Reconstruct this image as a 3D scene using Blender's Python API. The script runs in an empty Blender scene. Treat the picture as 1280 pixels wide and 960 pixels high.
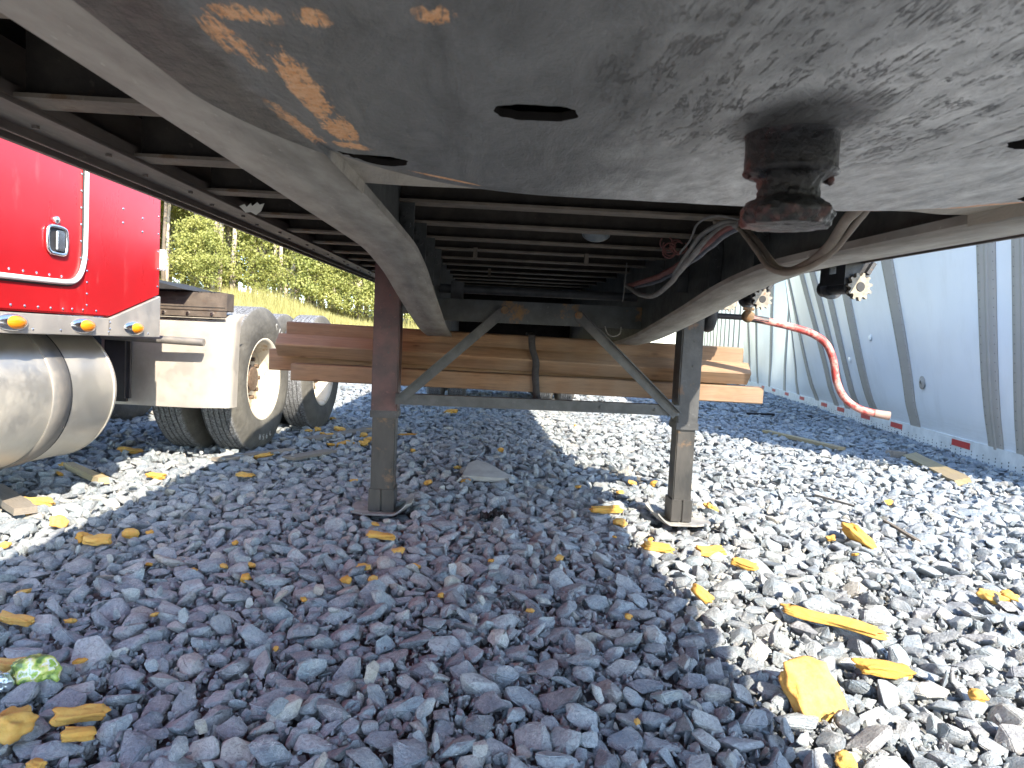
import bpy, bmesh, math, random
import numpy as np
from mathutils import Vector, Matrix, Euler, noise as mnoise
random.seed(7); RS = np.random.RandomState(7)
S = bpy.context.scene; COL = S.collection
R = math.radians

# ---------------------------------------------------------------- camera, sky, sun, exposure
FPX = 887.0
yaw, pitch, roll, CAMH = 0.0405, 0.052, 0.045, 0.83
F = Vector((math.sin(yaw)*math.cos(pitch), math.cos(yaw)*math.cos(pitch), -math.sin(pitch)))
Rt = Vector((math.cos(yaw), -math.sin(yaw), 0)); Up = Rt.cross(F)
R2 = Rt*math.cos(roll)+Up*math.sin(roll); U2 = Up*math.cos(roll)-Rt*math.sin(roll)
cam = bpy.data.cameras.new("camera"); cam_o = bpy.data.objects.new("camera", cam); COL.objects.link(cam_o)
M = Matrix.Identity(4)
for i in range(3):
    M[i][0] = R2[i]; M[i][1] = U2[i]; M[i][2] = -F[i]
M[2][3] = CAMH
cam_o.matrix_world = M
cam.sensor_width = 36; cam.lens = 36*FPX/1280; cam.clip_start = 0.02; cam.clip_end = 2000
cam.dof.use_dof = True; cam.dof.focus_distance = 2.6; cam.dof.aperture_fstop = 20
S.camera = cam_o

SUNV = Vector((0.59, -1.25, 1.0)).normalized()      # towards the sun
w = bpy.data.worlds.new("World"); S.world = w; w.use_nodes = True
nt = w.node_tree; nt.nodes.clear()
sky = nt.nodes.new('ShaderNodeTexSky'); sky.sky_type = 'NISHITA'; sky.sun_disc = False
sky.sun_elevation = math.asin(SUNV.z); sky.sun_rotation = math.atan2(SUNV.x, SUNV.y)
sky.altitude = 200; sky.air_density = 1.0; sky.dust_density = 0.5; sky.ozone_density = 2.2
bg = nt.nodes.new('ShaderNodeBackground'); bg.inputs[1].default_value = 0.15
ow = nt.nodes.new('ShaderNodeOutputWorld')
nt.links.new(sky.outputs[0], bg.inputs[0]); nt.links.new(bg.outputs[0], ow.inputs[0])
sl = bpy.data.lights.new("sun", 'SUN'); sl.energy = 3.2; sl.angle = R(0.5); sl.color = (1.0, 0.90, 0.74)
so = bpy.data.objects.new("sun", sl); COL.objects.link(so)
so.rotation_euler = SUNV.to_track_quat('Z', 'Y').to_euler(); so.location = (0, 0, 30)
S.view_settings.view_transform = 'Standard'; S.view_settings.look = 'None'
S.view_settings.exposure = 2.2; S.view_settings.gamma = 1.0
S.cycles.max_bounces = 10; S.cycles.diffuse_bounces = 6; S.cycles.glossy_bounces = 4
S.cycles.use_denoising = True

# ---------------------------------------------------------------- materials
class NT:
    def __init__(s, name):
        s.m = bpy.data.materials.new(name); s.m.use_nodes = True
        s.t = s.m.node_tree; s.b = s.t.nodes['Principled BSDF']; s.out = s.t.nodes['Material Output']
        s._tc = None
    def n(s, typ, **kw):
        o = s.t.nodes.new(typ)
        for k, v in kw.items(): setattr(o, k, v)
        return o
    def l(s, a, b): s.t.links.new(a, b)
    def tc(s, which='Object'):
        if s._tc is None: s._tc = s.n('ShaderNodeTexCoord')
        return s._tc.outputs[which]
    def mp(s, scale=(1, 1, 1), which='Object', rot=(0, 0, 0)):
        m = s.n('ShaderNodeMapping'); m.inputs['Scale'].default_value = scale; m.inputs['Rotation'].default_value = rot
        s.l(s.tc(which), m.inputs['Vector']); return m.outputs[0]
    def noise(s, scale, detail=5, rough=.55, vec=None, dist=0):
        o = s.n('ShaderNodeTexNoise'); o.inputs['Scale'].default_value = scale
        o.inputs['Detail'].default_value = detail; o.inputs['Roughness'].default_value = rough
        o.inputs['Distortion'].default_value = dist
        s.l(vec if vec is not None else s.tc(), o.inputs['Vector']); return o.outputs['Fac']
    def ramp(s, fac, stops):
        o = s.n('ShaderNodeValToRGB'); e = o.color_ramp.elements
        while len(e) < len(stops): e.new(0.5)
        for i, (p, c) in enumerate(stops):
            e[i].position = p
            e[i].color = (c, c, c, 1) if isinstance(c, (int, float)) else (c[0], c[1], c[2], 1)
        s.l(fac, o.inputs[0]); return o.outputs[0]
    def mix(s, fac, a, b, mode='MIX'):
        o = s.n('ShaderNodeMix', data_type='RGBA', blend_type=mode)
        for sock, v in ((o.inputs[0], fac), (o.inputs[6], a), (o.inputs[7], b)):
            if isinstance(v, bpy.types.NodeSocket): s.l(v, sock)
            elif isinstance(v, (int, float)): sock.default_value = v
            else: sock.default_value = (v[0], v[1], v[2], 1)
        return o.outputs[2]
    def math(s, op, a, b=0.0, c=None):
        o = s.n('ShaderNodeMath', operation=op)
        for i, v in enumerate((a, b) if c is None else (a, b, c)):
            if isinstance(v, bpy.types.NodeSocket): s.l(v, o.inputs[i])
            else: o.inputs[i].default_value = v
        return o.outputs[0]
    def col(s, v):
        if isinstance(v, bpy.types.NodeSocket): s.l(v, s.b.inputs['Base Color'])
        else: s.b.inputs['Base Color'].default_value = (v[0], v[1], v[2], 1)
    def set(s, **kw):
        for k, v in kw.items():
            i = s.b.inputs[k.replace('_', ' ')]
            if isinstance(v, bpy.types.NodeSocket): s.l(v, i)
            else: i.default_value = v
    def bump(s, h, strength=.3, dist=.01, prev=None):
        o = s.n('ShaderNodeBump'); o.inputs['Strength'].default_value = strength; o.inputs['Distance'].default_value = dist
        s.l(h, o.inputs['Height'])
        if prev is not None: s.l(prev, o.inputs['Normal'])
        s.l(o.outputs[0], s.b.inputs['Normal']); return o.outputs[0]
    def rnd(s):
        o = s.n('ShaderNodeObjectInfo'); return o.outputs['Random']

def steel(name, base, dark, rust=(.16, .07, .03), rust_amt=.62, rough=.6, metallic=.0, scale=14, bump=.25, streak=(1, 1, 1)):
    m = NT(name); v = m.mp(streak)
    n1 = m.noise(scale, 6, .6, v); n2 = m.noise(scale*4.3, 5, .65, v); n3 = m.noise(scale*.6, 6, .7)
    c = m.mix(m.ramp(n1, [(.35, 0), (.65, 1)]), dark, base)
    c = m.mix(m.ramp(n3, [(rust_amt, 0), (rust_amt+.08, 1)]), c, rust)
    c = m.mix(m.math('MULTIPLY', m.ramp(n2, [(.62, 0), (.72, 1)]), .5), c, tuple(min(1, x*1.9) for x in base))
    m.col(c); m.set(Roughness=m.math('ADD', m.math('MULTIPLY', n2, .3), rough-.15), Metallic=metallic)
    m.bump(n2, bump, .004); return m.m

MAT = {}
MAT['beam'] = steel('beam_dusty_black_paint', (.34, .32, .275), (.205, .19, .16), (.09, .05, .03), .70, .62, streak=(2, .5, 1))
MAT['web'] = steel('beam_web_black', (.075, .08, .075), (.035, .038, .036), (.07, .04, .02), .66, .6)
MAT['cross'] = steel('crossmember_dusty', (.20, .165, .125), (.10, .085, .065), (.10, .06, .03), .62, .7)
MAT['rail'] = steel('side_rail_dusty', (.14, .115, .095), (.07, .058, .05), (.1, .06, .04), .66, .55, streak=(1, .25, 1))
MAT['leg'] = steel('leg_black_grey', (.065, .066, .068), (.028, .029, .032), (.12, .065, .035), .58, .5, scale=9)
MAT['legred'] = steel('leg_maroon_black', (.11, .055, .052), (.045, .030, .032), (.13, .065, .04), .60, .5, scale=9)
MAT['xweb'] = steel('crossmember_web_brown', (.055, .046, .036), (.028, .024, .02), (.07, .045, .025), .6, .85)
MAT['legin'] = steel('leg_inner_tube', (.06, .055, .05), (.018, .018, .018), (.17, .10, .05), .57, .45, scale=7, streak=(1, 1, .35))
MAT['shoe'] = steel('sand_shoe_dusty', (.38, .37, .34), (.20, .19, .18), (.22, .13, .07), .66, .6, scale=12)
MAT['brace'] = steel('brace_flat_bar', (.08, .085, .088), (.04, .044, .046), (.20, .10, .04), .66, .5)
MAT['bolster'] = steel('bolster_rusty', (.07, .08, .08), (.04, .045, .045), (.18, .10, .035), .56, .6, scale=10)
MAT['winch'] = steel('winch_dark', (.035, .037, .042), (.018, .018, .02), (.10, .055, .03), .64, .5, scale=30)
MAT['gear'] = steel('winch_gear_galvanised', (.30, .27, .22), (.16, .14, .11), (.18, .10, .05), .6, .5, scale=40)
MAT['rustnut'] = steel('rusty_nut', (.22, .15, .08), (.12, .08, .05), (.25, .12, .05), .5, .8, scale=50)
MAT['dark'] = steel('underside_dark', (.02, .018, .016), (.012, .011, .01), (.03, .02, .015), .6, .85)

def plate_mat():
    m = NT('coupler_plate_greased'); sep = m.n('ShaderNodeSeparateXYZ'); m.l(m.tc(), sep.inputs[0])
    X, Y = sep.outputs[0], sep.outputs[1]
    warp = m.noise(9, 6, .65); warp2 = m.noise(38, 6, .75)
    swirl = m.noise(12, 8, .7, m.mp((1.6, .45, 1), rot=(0, 0, R(24))), 1.2)
    streaky = m.noise(60, 6, .75, m.mp((3.2, .45, 1), rot=(0, 0, R(12))), .4)
    fine = m.noise(140, 5, .7); med = m.noise(45, 7, .72, m.mp((1.2, .6, 1), rot=(0, 0, R(-20))))
    base = m.mix(m.ramp(swirl, [(.35, 0), (.65, 1)]), (.085, .09, .088), (.17, .175, .17))
    # right of the slot: sheen of sunlit ground on the grease, painted pale
    gx = m.ramp(m.math('ADD', X, m.math('MULTIPLY', warp, .16)), [(.0, 0), (.16, 1)])
    gx = m.ramp(m.math('MULTIPLY_ADD', X, 2.2, m.math('MULTIPLY_ADD', warp, .5, .25)), [(.15, 0), (.52, 1)])
    pale = m.mix(m.ramp(m.math('MULTIPLY_ADD', med, .55, m.math('MULTIPLY', swirl, .45)), [(.35, 0), (.62, 1)]), (.26, .265, .255), (.80, .81, .78))
    c = m.mix(m.math('MULTIPLY', gx, .9), base, pale)
    # black grease ridges
    ridg = m.n('ShaderNodeTexNoise', noise_type='RIDGED_MULTIFRACTAL'); ridg.inputs['Scale'].default_value = 7
    ridg.inputs['Detail'].default_value = 7; ridg.inputs['Roughness'].default_value = .6
    m.l(m.mp((1, .6, 1), rot=(0, 0, R(-35))), ridg.inputs['Vector'])
    lin = m.noise(15, 8, .74, m.mp((2.6, .42, 1), rot=(0, 0, R(-40))), .35)
    crk = m.math('MAXIMUM', m.ramp(m.math('ABSOLUTE', m.math('SUBTRACT', lin, .5)), [(.0, 1), (.02, 0)]), m.ramp(m.noise(30, 8, .8, m.mp((2.2, .5, 1), rot=(0, 0, R(-30))), .3), [(.60, 0), (.66, 1)]))
    near = m.ramp(m.math('MULTIPLY', m.math('ADD', m.math('POWER', m.math('SUBTRACT', X, .04), 2), m.math('POWER', m.math('ADD', Y, .12), 2)), 14), [(.10, 1), (.75, .0)])
    crkm = m.math('MULTIPLY', m.math('MULTIPLY', crk, m.ramp(warp2, [(.46, 0), (.56, 1)])), near)
    c = m.mix(crkm, c, (.02, .02, .018))
    def blob(x, y, sx, sy, rot, soft=.5, jag=.9):
        dx = m.math('SUBTRACT', X, x); dy = m.math('SUBTRACT', Y, y); cr, sr = math.cos(rot), math.sin(rot)
        u = m.math('DIVIDE', m.math('ADD', m.math('MULTIPLY', dx, cr), m.math('MULTIPLY', dy, sr)), sx)
        v = m.math('DIVIDE', m.math('SUBTRACT', m.math('MULTIPLY', dy, cr), m.math('MULTIPLY', dx, sr)), sy)
        r = m.math('ADD', m.math('POWER', u, 2), m.math('POWER', v, 2))
        r = m.math('ADD', r, m.math('ADD', m.math('MULTIPLY', m.math('SUBTRACT', warp2, .5), jag*2.6), m.math('MULTIPLY', m.math('SUBTRACT', streaky, .5), jag*5.0)))
        return m.ramp(r, [(1-soft, 1), (1.0, 0)]) if soft < 1 else m.ramp(r, [(0, 1), (1, 0)])
    # grease smear in front of and under the pin
    sm = m.ramp(m.math('ADD', m.math('POWER', m.math('DIVIDE', m.math('ADD', X, .01), .062), 2), m.math('POWER', m.math('DIVIDE', m.math('ADD', Y, .045), .085), 2)), [(.25, .9), (1, 0)])
    c = m.mix(sm, c, (.022, .022, .02))
    orange = (.68, .29, .09)
    rust = m.mix(m.ramp(fine, [(.35, 0), (.65, 1)]), orange, (.80, .48, .26))
    for (x, y, sx, sy, ro, so_, jg) in ((-.388, -.045, .013, .085, R(0), .35, .75), (-.383, .06, .014, .05, R(2), .3, 1.0), (-.352, -.175, .010, .014, 0, .4, 1.1),
                                     (-.412, -.13, .010, .04, R(-6), .5, 1.5), (-.39, -.175, .02, .012, 0, .5, 1.5), (-.42, .06, .008, .07, R(-6), .5, 1.4),
                                     (-.385, .12, .02, .012, R(35), .5, 1.1), (-.30, .25, .055, .0045, R(40), .5, .35), (-.282, -.19, .012, .012, 0, .5, 1.0),
                                     (.33, .245, .09, .012, R(-52), .5, .7), (.24, .325, .03, .007, R(-40), .5, .8)):
        c = m.mix(m.math('MULTIPLY', blob(x, y, sx, sy, ro, so_, jg), m.ramp(m.math('ADD', streaky, m.math('MULTIPLY', fine, .5)), [(.60, .12), (.70, 1)])), c, rust)
    # dusty unpainted rim beyond the bend
    att = m.n('ShaderNodeAttribute', attribute_name='rim')
    rimm = m.ramp(m.math('ADD', att.outputs['Fac'], m.math('MULTIPLY', m.math('SUBTRACT', warp, .5), .5)), [(.45, 0), (.62, 1)])
    c = m.mix(rimm, c, m.mix(m.ramp(swirl, [(.3, 0), (.7, 1)]), (.27, .245, .20), (.46, .42, .34)))
    edge = m.ramp(m.math('SUBTRACT', m.math('MULTIPLY', X, -1), m.math('MULTIPLY', m.math('SUBTRACT', warp2, .5), .05)), [(.418, 0), (.440, 1)])
    c = m.mix(m.math('MULTIPLY', edge, .95), c, m.mix(m.ramp(warp2, [(.35, 0), (.7, 1)]), (.02, .019, .017), (.09, .085, .07)))
    m.col(c)
    m.set(Roughness=m.math('ADD', .30, m.math('MULTIPLY', med, .3)))
    b = m.bump(swirl, .5, .014); b = m.bump(med, .8, .007, b); b = m.bump(fine, .4, .002, b)
    m.bump(m.math('MULTIPLY', crkm, -1), .8, .006, b)
    return m.m
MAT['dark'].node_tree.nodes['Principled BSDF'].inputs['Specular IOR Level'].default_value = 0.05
MAT['plate'] = plate_mat()

def pin_mat():
    m = NT('kingpin_greasy'); n = m.noise(55, 6, .7); n2 = m.noise(22, 5, .6)
    c = m.mix(m.ramp(n, [(.45, 0), (.7, 1)]), (.005, .005, .005), (.028, .029, .03))
    c = m.mix(m.ramp(n2, [(.54, 0), (.66, 1)]), c, (.10, .032, .027))
    m.col(c); m.set(Roughness=m.ramp(n, [(.3, .22), (.7, .6)]), Metallic=0); m.b.inputs['Specular IOR Level'].default_value = .4; m.bump(m.noise(150, 5, .7), .6, .003, m.bump(n, .8, .004)); return m.m
MAT['pin'] = pin_mat()

def gravel_mat():
    m = NT('limestone_gravel'); r = m.rnd()
    v = m.n('ShaderNodeVectorMath', operation='ADD'); m.l(m.tc(), v.inputs[0])
    cb = m.n('ShaderNodeCombineXYZ'); m.l(m.math('MULTIPLY', r, 37.0), cb.inputs[0]); m.l(m.math('MULTIPLY', r, 91.0), cb.inputs[1]); m.l(cb.outputs[0], v.inputs[1])
    P = v.outputs[0]
    wn = m.n('ShaderNodeTexWhiteNoise', noise_dimensions='1D'); m.l(m.math('MULTIPLY', r, 517.3), wn.inputs['W']); r2 = wn.outputs['Value']
    c = m.ramp(r2, [(0, (.11, .145, .18)), (.16, (.21, .265, .31)), (.34, (.32, .39, .43)), (.50, (.18, .21, .245)), (.62, (.41, .46, .48)), (.74, (.235, .24, .255)), (.84, (.17, .22, .27)), (.93, (.54, .56, .53)), (1, (.39, .36, .30))])
    n1 = m.noise(1.6, 6, .6, P); n2 = m.noise(7, 6, .65, P)
    c = m.mix(m.ramp(n1, [(.3, 0), (.7, 1)]), c, m.mix(.5, c, (.56, .56, .55)))
    c = m.mix(m.math('MULTIPLY', m.ramp(n2, [(.35, 1), (.55, 0)]), .45), c, (.10, .10, .11))
    vo = m.n('ShaderNodeTexVoronoi', feature='DISTANCE_TO_EDGE'); vo.inputs['Scale'].default_value = 2.1
    nv = m.n('ShaderNodeTexNoise'); nv.inputs['Scale'].default_value = 3; m.l(P, nv.inputs['Vector'])
    va = m.n('ShaderNodeVectorMath', operation='ADD'); m.l(P, va.inputs[0]); m.l(nv.outputs['Color'], va.inputs[1]); m.l(va.outputs[0], vo.inputs['Vector'])
    vein = m.math('MULTIPLY', m.ramp(vo.outputs['Distance'], [(.0, 1), (.03, 0)]), m.ramp(n1, [(.45, 0), (.6, .8)]))
    c = m.mix(vein, c, (.62, .61, .60))
    dust = m.ramp(m.noise(16, 7, .8, P), [(.52, 0), (.66, 1)])
    c = m.mix(m.math('MULTIPLY', dust, .5), c, (.52, .50, .47))
    c = m.mix(m.math('MULTIPLY', m.ramp(m.noise(30, 5, .8, P), [(.36, 1), (.46, 0)]), .5), c, (.07, .07, .075))
    m.col(c); m.set(Roughness=.78); m.b.inputs['Specular IOR Level'].default_value = .35
    b = m.bump(n2, .45, .12); m.bump(m.noise(26, 5, .7, P), .3, .05, b); return m.m
MAT['gravel'] = gravel_mat()

def ground_mat():
    m = NT('gravel_dust_ground'); v = m.n('ShaderNodeTexVoronoi'); v.inputs['Scale'].default_value = 22; m.l(m.tc(), v.inputs['Vector'])
    n = m.noise(60, 6, .7); n2 = m.noise(1.2, 4)
    sep = m.n('ShaderNodeSeparateXYZ'); m.l(v.outputs['Color'], sep.inputs[0])
    c = m.ramp(sep.outputs[0], [(0, (.09, .10, .11)), (.5, (.16, .175, .185)), (1, (.26, .27, .28))])
    c = m.mix(m.ramp(n, [(.4, 0), (.65, 1)]), c, (.12, .10, .085))
    m.col(c); m.set(Roughness=.9); b = m.bump(v.outputs['Distance'], .9, .03); m.bump(n, .5, .01, b); return m.m
MAT['ground'] = ground_mat()

def field_mat():
    m = NT('dry_grass_field'); n = m.noise(.7, 5); n2 = m.noise(14, 6, .7)
    c = m.mix(m.ramp(n, [(.35, 0), (.65, 1)]), (.50, .42, .16), (.40, .35, .12)); c = m.mix(n2, c, (.38, .30, .12))
    m.col(c); m.set(Roughness=.95); m.bump(n2, .8, .1); return m.m
MAT['field'] = field_mat()

def simple(name, col, rough=.5, metallic=0, nscale=20, var=.25, bump=.15, spec=None, coat=0):
    m = NT(name); n = m.noise(nscale, 5, .6); d = tuple(c*(1-var) for c in col); u = tuple(min(1, c*(1+var*.6)) for c in col)
    m.col(m.mix(m.ramp(n, [(.3, 0), (.7, 1)]), d, u)); m.set(Roughness=rough, Metallic=metallic)
    if coat: m.set(Coat_Weight=coat, Coat_Roughness=.08)
    if bump: m.bump(m.noise(nscale*4, 4, .6), bump, .004)
    return m.m

def red_mat():
    m = NT('cab_red_paint'); n = m.noise(2.2, 6, .6); n2 = m.noise(7, 6, .65, m.mp((1, 1, .25)))
    c = m.mix(m.ramp(n, [(.3, 0), (.75, 1)]), (.36, .009, .012), (.46, .013, .017))
    c = m.mix(m.math('MULTIPLY', m.ramp(n2, [(.60, 0), (.74, 1)]), .22), c, (.75, .30, .27))
    m.col(c); m.set(Roughness=m.math('ADD', .22, m.math('MULTIPLY', n2, .15)), Coat_Weight=.35, Coat_Roughness=.12)
    m.bump(m.noise(3, 3), .05, .02); return m.m
MAT['red'] = red_mat()

def brushed(name, col, rough=.3, scale=3, metal=1.0, dirt=.35, streak=(1, .2, 4), dirtc=(.34, .28, .21)):
    m = NT(name); n = m.noise(scale, 5, .6, m.mp(streak)); n2 = m.noise(scale*2.3, 7, .7); n3 = m.noise(60, 5, .7)
    d = m.ramp(n2, [(.42, 0), (.72, dirt)])
    m.col(m.mix(d, m.mix(n, tuple(c*.85 for c in col), col), dirtc))
    m.set(Roughness=m.math('ADD', rough-.05, m.math('MULTIPLY', n2, .22)), Metallic=m.math('SUBTRACT', metal, d))
    m.bump(n3, .06, .003); return m.m
MAT['tank'] = brushed('tank_aluminium', (.74, .70, .63), .42, 2, .85, .45, dirtc=(.50, .44, .35))
MAT['strap_metal'] = brushed('tank_band', (.26, .25, .24), .5, 6, .6)
MAT['stainless'] = brushed('stainless_trim', (.66, .62, .57), .45, 3, .75, .4)
MAT['fender'] = brushed('fender_aluminium', (.62, .58, .53), .45, 3, .7, .5)
MAT['box'] = steel('deck_box_brown', (.13, .105, .085), (.08, .065, .055), (.10, .07, .05), .6, .45)
MAT['trim'] = simple('white_door_trim', (.82, .80, .74), .35, 0, 12, .1, .05)
MAT['chrome'] = brushed('chrome', (.85, .85, .86), .12, 3, 1, .1)
MAT['amber'] = simple('amber_lens', (.80, .25, .01), .25, 0, 30, .12, .1, coat=.4)
MAT['greylens'] = simple('grey_lamp', (.45, .45, .44), .4, 0, 20, .2)
MAT['black'] = simple('black_rubber_parts', (.025, .025, .027), .7, 0, 20, .4)
MAT['frame_dark'] = simple('truck_frame_dark', (.03, .03, .036), .6, 0, 10, .4)

def tyre_mat():
    m = NT('tyre_rubber'); n = m.noise(6, 5, .6); n2 = m.noise(70, 5, .75)
    att = m.n('ShaderNodeAttribute', attribute_name='tread')
    side = m.mix(m.ramp(n, [(.3, 0), (.7, 1)]), (.075, .072, .066), (.15, .145, .13))
    tr = m.mix(m.ramp(n2, [(.4, 0), (.6, 1)]), (.06, .062, .066), (.26, .27, .29))
    m.col(m.mix(att.outputs['Fac'], side, tr)); m.set(Roughness=.85)
    m.bump(m.mix(att.outputs['Fac'], m.noise(30, 3), n2), .5, .012); return m.m
MAT['tyre'] = tyre_mat()
MAT['letter'] = simple('tyre_lettering', (.42, .42, .40), .8, 0, 60, .4)
def rim_mat():
    m = NT('wheel_cream_paint'); n = m.noise(9, 6, .7); n2 = m.noise(3, 4)
    c = m.mix(m.ramp(n, [(.52, 0), (.66, 1)]), (.66, .62, .53), (.40, .24, .10)); c = m.mix(m.math('MULTIPLY', n2, .3), c, (.5, .46, .40))
    m.col(c); m.set(Roughness=.55); m.bump(n, .2, .004); return m.m
MAT['rim'] = rim_mat()
MAT['nut'] = simple('lug_nut_brown', (.20, .14, .10), .6, .4, 60, .4)

def wood(name, a, b, grey=.0, axis='X', knots=True):
    m = NT(name); sc = {'X': (.9, 14, 14), 'Y': (14, .9, 14)}[axis]; r = m.rnd()
    v = m.n('ShaderNodeVectorMath', operation='ADD'); m.l(m.mp(sc), v.inputs[0])
    cb = m.n('ShaderNodeCombineXYZ'); m.l(m.math('MULTIPLY', r, 50), cb.inputs[0]); m.l(m.math('MULTIPLY', r, 23), cb.inputs[1]); m.l(cb.outputs[0], v.inputs[1])
    n = m.noise(2.2, 7, .65, v.outputs[0], .6); n2 = m.noise(14, 4, .6, v.outputs[0]); n3 = m.noise(3.0, 3)
    c = m.mix(m.ramp(n, [(.3, 0), (.7, 1)]), a, b)
    c = m.mix(m.math('MULTIPLY', m.ramp(n2, [(.5, 0), (.7, 1)]), .45), c, tuple(x*.35 for x in a))
    c = m.mix(m.math('MULTIPLY', m.ramp(n3, [(.40, 0), (.65, 1)]), .55), c, (.30, .24, .18))
    kn = m.n('ShaderNodeTexVoronoi'); kn.inputs['Scale'].default_value = 3.2; m.l(m.mp((1, 2.5, 2.5)), kn.inputs['Vector']); c = m.mix(m.ramp(kn.outputs['Distance'], [(.03, .8), (.09, 0)]), c, (.10, .05, .025))
    ob = m.mix(m.math('MULTIPLY', r, .35), c, tuple(x*.55 for x in a)); m.col(ob); m.set(Roughness=.8)
    b_ = m.bump(n, .25, .006); m.bump(n2, .3, .003, b_); return m.m
MAT['wood'] = wood('lumber_orange_brown', (.17, .09, .045), (.36, .215, .115))
MAT['wood_grey'] = wood('weathered_board', (.17, .15, .13), (.28, .25, .21))
MAT['wood_split'] = wood('split_wood', (.32, .25, .14), (.50, .38, .18))
MAT['endgrain'] = simple('timber_end', (.40, .27, .15), .9, 0, 90, .5, .5)

def foam_mat():
    m = NT('expanding_foam_yellow'); r = m.rnd(); n = m.noise(30, 6, .7); n2 = m.noise(90, 4, .7)
    c = m.mix(r, (.52, .29, .05), (.58, .38, .12)); c = m.mix(m.ramp(n, [(.4, 0), (.7, 1)]), c, (.50, .25, .05))
    c = m.mix(m.math('MULTIPLY', m.ramp(n2, [(.62, 0), (.72, 1)]), .6), c, (.35, .17, .04))
    m.col(c); m.set(Roughness=.9, Subsurface_Weight=.15, Subsurface_Scale=.01); b = m.bump(n, .5, .01); m.bump(n2, .4, .003, b); return m.m
MAT['foam'] = foam_mat()

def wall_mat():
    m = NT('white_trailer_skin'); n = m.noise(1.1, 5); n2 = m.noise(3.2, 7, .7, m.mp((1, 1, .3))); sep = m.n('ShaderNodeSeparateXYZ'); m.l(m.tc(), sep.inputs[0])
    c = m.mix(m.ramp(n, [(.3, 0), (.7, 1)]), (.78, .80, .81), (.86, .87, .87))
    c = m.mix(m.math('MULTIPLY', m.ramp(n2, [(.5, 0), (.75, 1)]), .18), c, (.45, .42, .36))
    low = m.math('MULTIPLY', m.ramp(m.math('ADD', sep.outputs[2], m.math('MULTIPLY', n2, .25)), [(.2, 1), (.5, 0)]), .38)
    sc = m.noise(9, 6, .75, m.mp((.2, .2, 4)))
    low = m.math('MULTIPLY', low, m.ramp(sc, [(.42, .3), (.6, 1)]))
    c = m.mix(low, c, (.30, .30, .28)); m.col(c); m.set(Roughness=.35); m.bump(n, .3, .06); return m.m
MAT['wall'] = wall_mat()
MAT['post'] = brushed('wall_post_aluminium', (.40, .365, .32), .6, 3, .05, .3, dirtc=(.33, .29, .25))
MAT['whiterail'] = simple('bottom_rail_white', (.66, .67, .66), .5, 0, 6, .2)
MAT['rivet'] = simple('dark_rivet', (.04, .04, .045), .5, .3)
MAT['redtape'] = simple('red_reflective_tape', (.50, .015, .02), .3, 0, 60, .2)
MAT['redpaint'] = None
def crank_mat():
    m = NT('crank_worn_red'); n = m.noise(18, 6, .7); n2 = m.noise(5, 4)
    c = m.mix(m.ramp(n, [(.45, 0), (.6, 1)]), (.36, .05, .045), (.52, .27, .23)); c = m.mix(m.ramp(n2, [(.55, 0), (.68, 1)]), c, (.10, .08, .08))
    m.col(c); m.set(Roughness=.55); m.bump(n, .2, .003); return m.m
MAT['crank'] = crank_mat()
MAT['crank_tip'] = simple('crank_grip_pale', (.30, .20, .165), .7, 0, 30, .3)
MAT['hose_tan'] = simple('hose_tan_dusty', (.22, .185, .145), .65, 0, 25, .3)
MAT['hose_grey'] = simple('cable_grey', (.20, .195, .18), .6, 0, 25, .3)
MAT['hose_red'] = simple('hose_red_dusty', (.20, .08, .07), .6, 0, 25, .3)
MAT['hose_blue'] = simple('hose_blue_dusty', (.09, .10, .12), .6, 0, 25, .3)
MAT['strap'] = simple('nylon_strap_dark', (.035, .033, .035), .8, 0, 60, .4)
MAT['lampglass'] = simple('dusty_lamp_lens', (.16, .19, .20), .3, 0, 20, .3)
MAT['paper'] = simple('torn_white_wrap', (.72, .72, .62), .7, 0, 20, .1)
MAT['slab'] = simple('pale_stone_slab', (.38, .37, .34), .85, 0, 12, .25, .6)
MAT['rag'] = simple('black_rag', (.015, .014, .016), .9, 0, 30, .5, .5)
MAT['bark'] = simple('pale_bark', (.46, .40, .32), .9, 0, 5, .4, .5)
MAT['bark_dark'] = simple('grey_brown_bark', (.16, .13, .10), .9, 0, 5, .4, .5)
def leaf_mat(name, a, b):
    m = NT(name); n = m.noise(1.2, 4, .6); r = m.rnd(); n2 = m.noise(9, 3)
    c = m.mix(m.ramp(n, [(.3, 0), (.7, 1)]), a, b); c = m.mix(m.math('MULTIPLY', r, .4), c, (.18, .24, .06)); c = m.mix(m.math('MULTIPLY', n2, .4), c, b)
    m.col(c); m.set(Roughness=.65)
    tr = m.n('ShaderNodeBsdfTranslucent'); m.l(c, tr.inputs[0]); mx = m.n('ShaderNodeMixShader'); mx.inputs[0].default_value = .45
    m.l(m.b.outputs[0], mx.inputs[1]); m.l(tr.outputs[0], mx.inputs[2]); m.l(mx.outputs[0], m.out.inputs[0]); return m.m
MAT['needle'] = leaf_mat('pine_needles', (.30, .33, .045), (.58, .54, .12))
MAT['leaf'] = leaf_mat('shrub_leaves', (.24, .28, .07), (.46, .45, .15))
MAT['grass'] = leaf_mat('tall_dry_grass', (.55, .48, .22), (.48, .44, .18))

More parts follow.
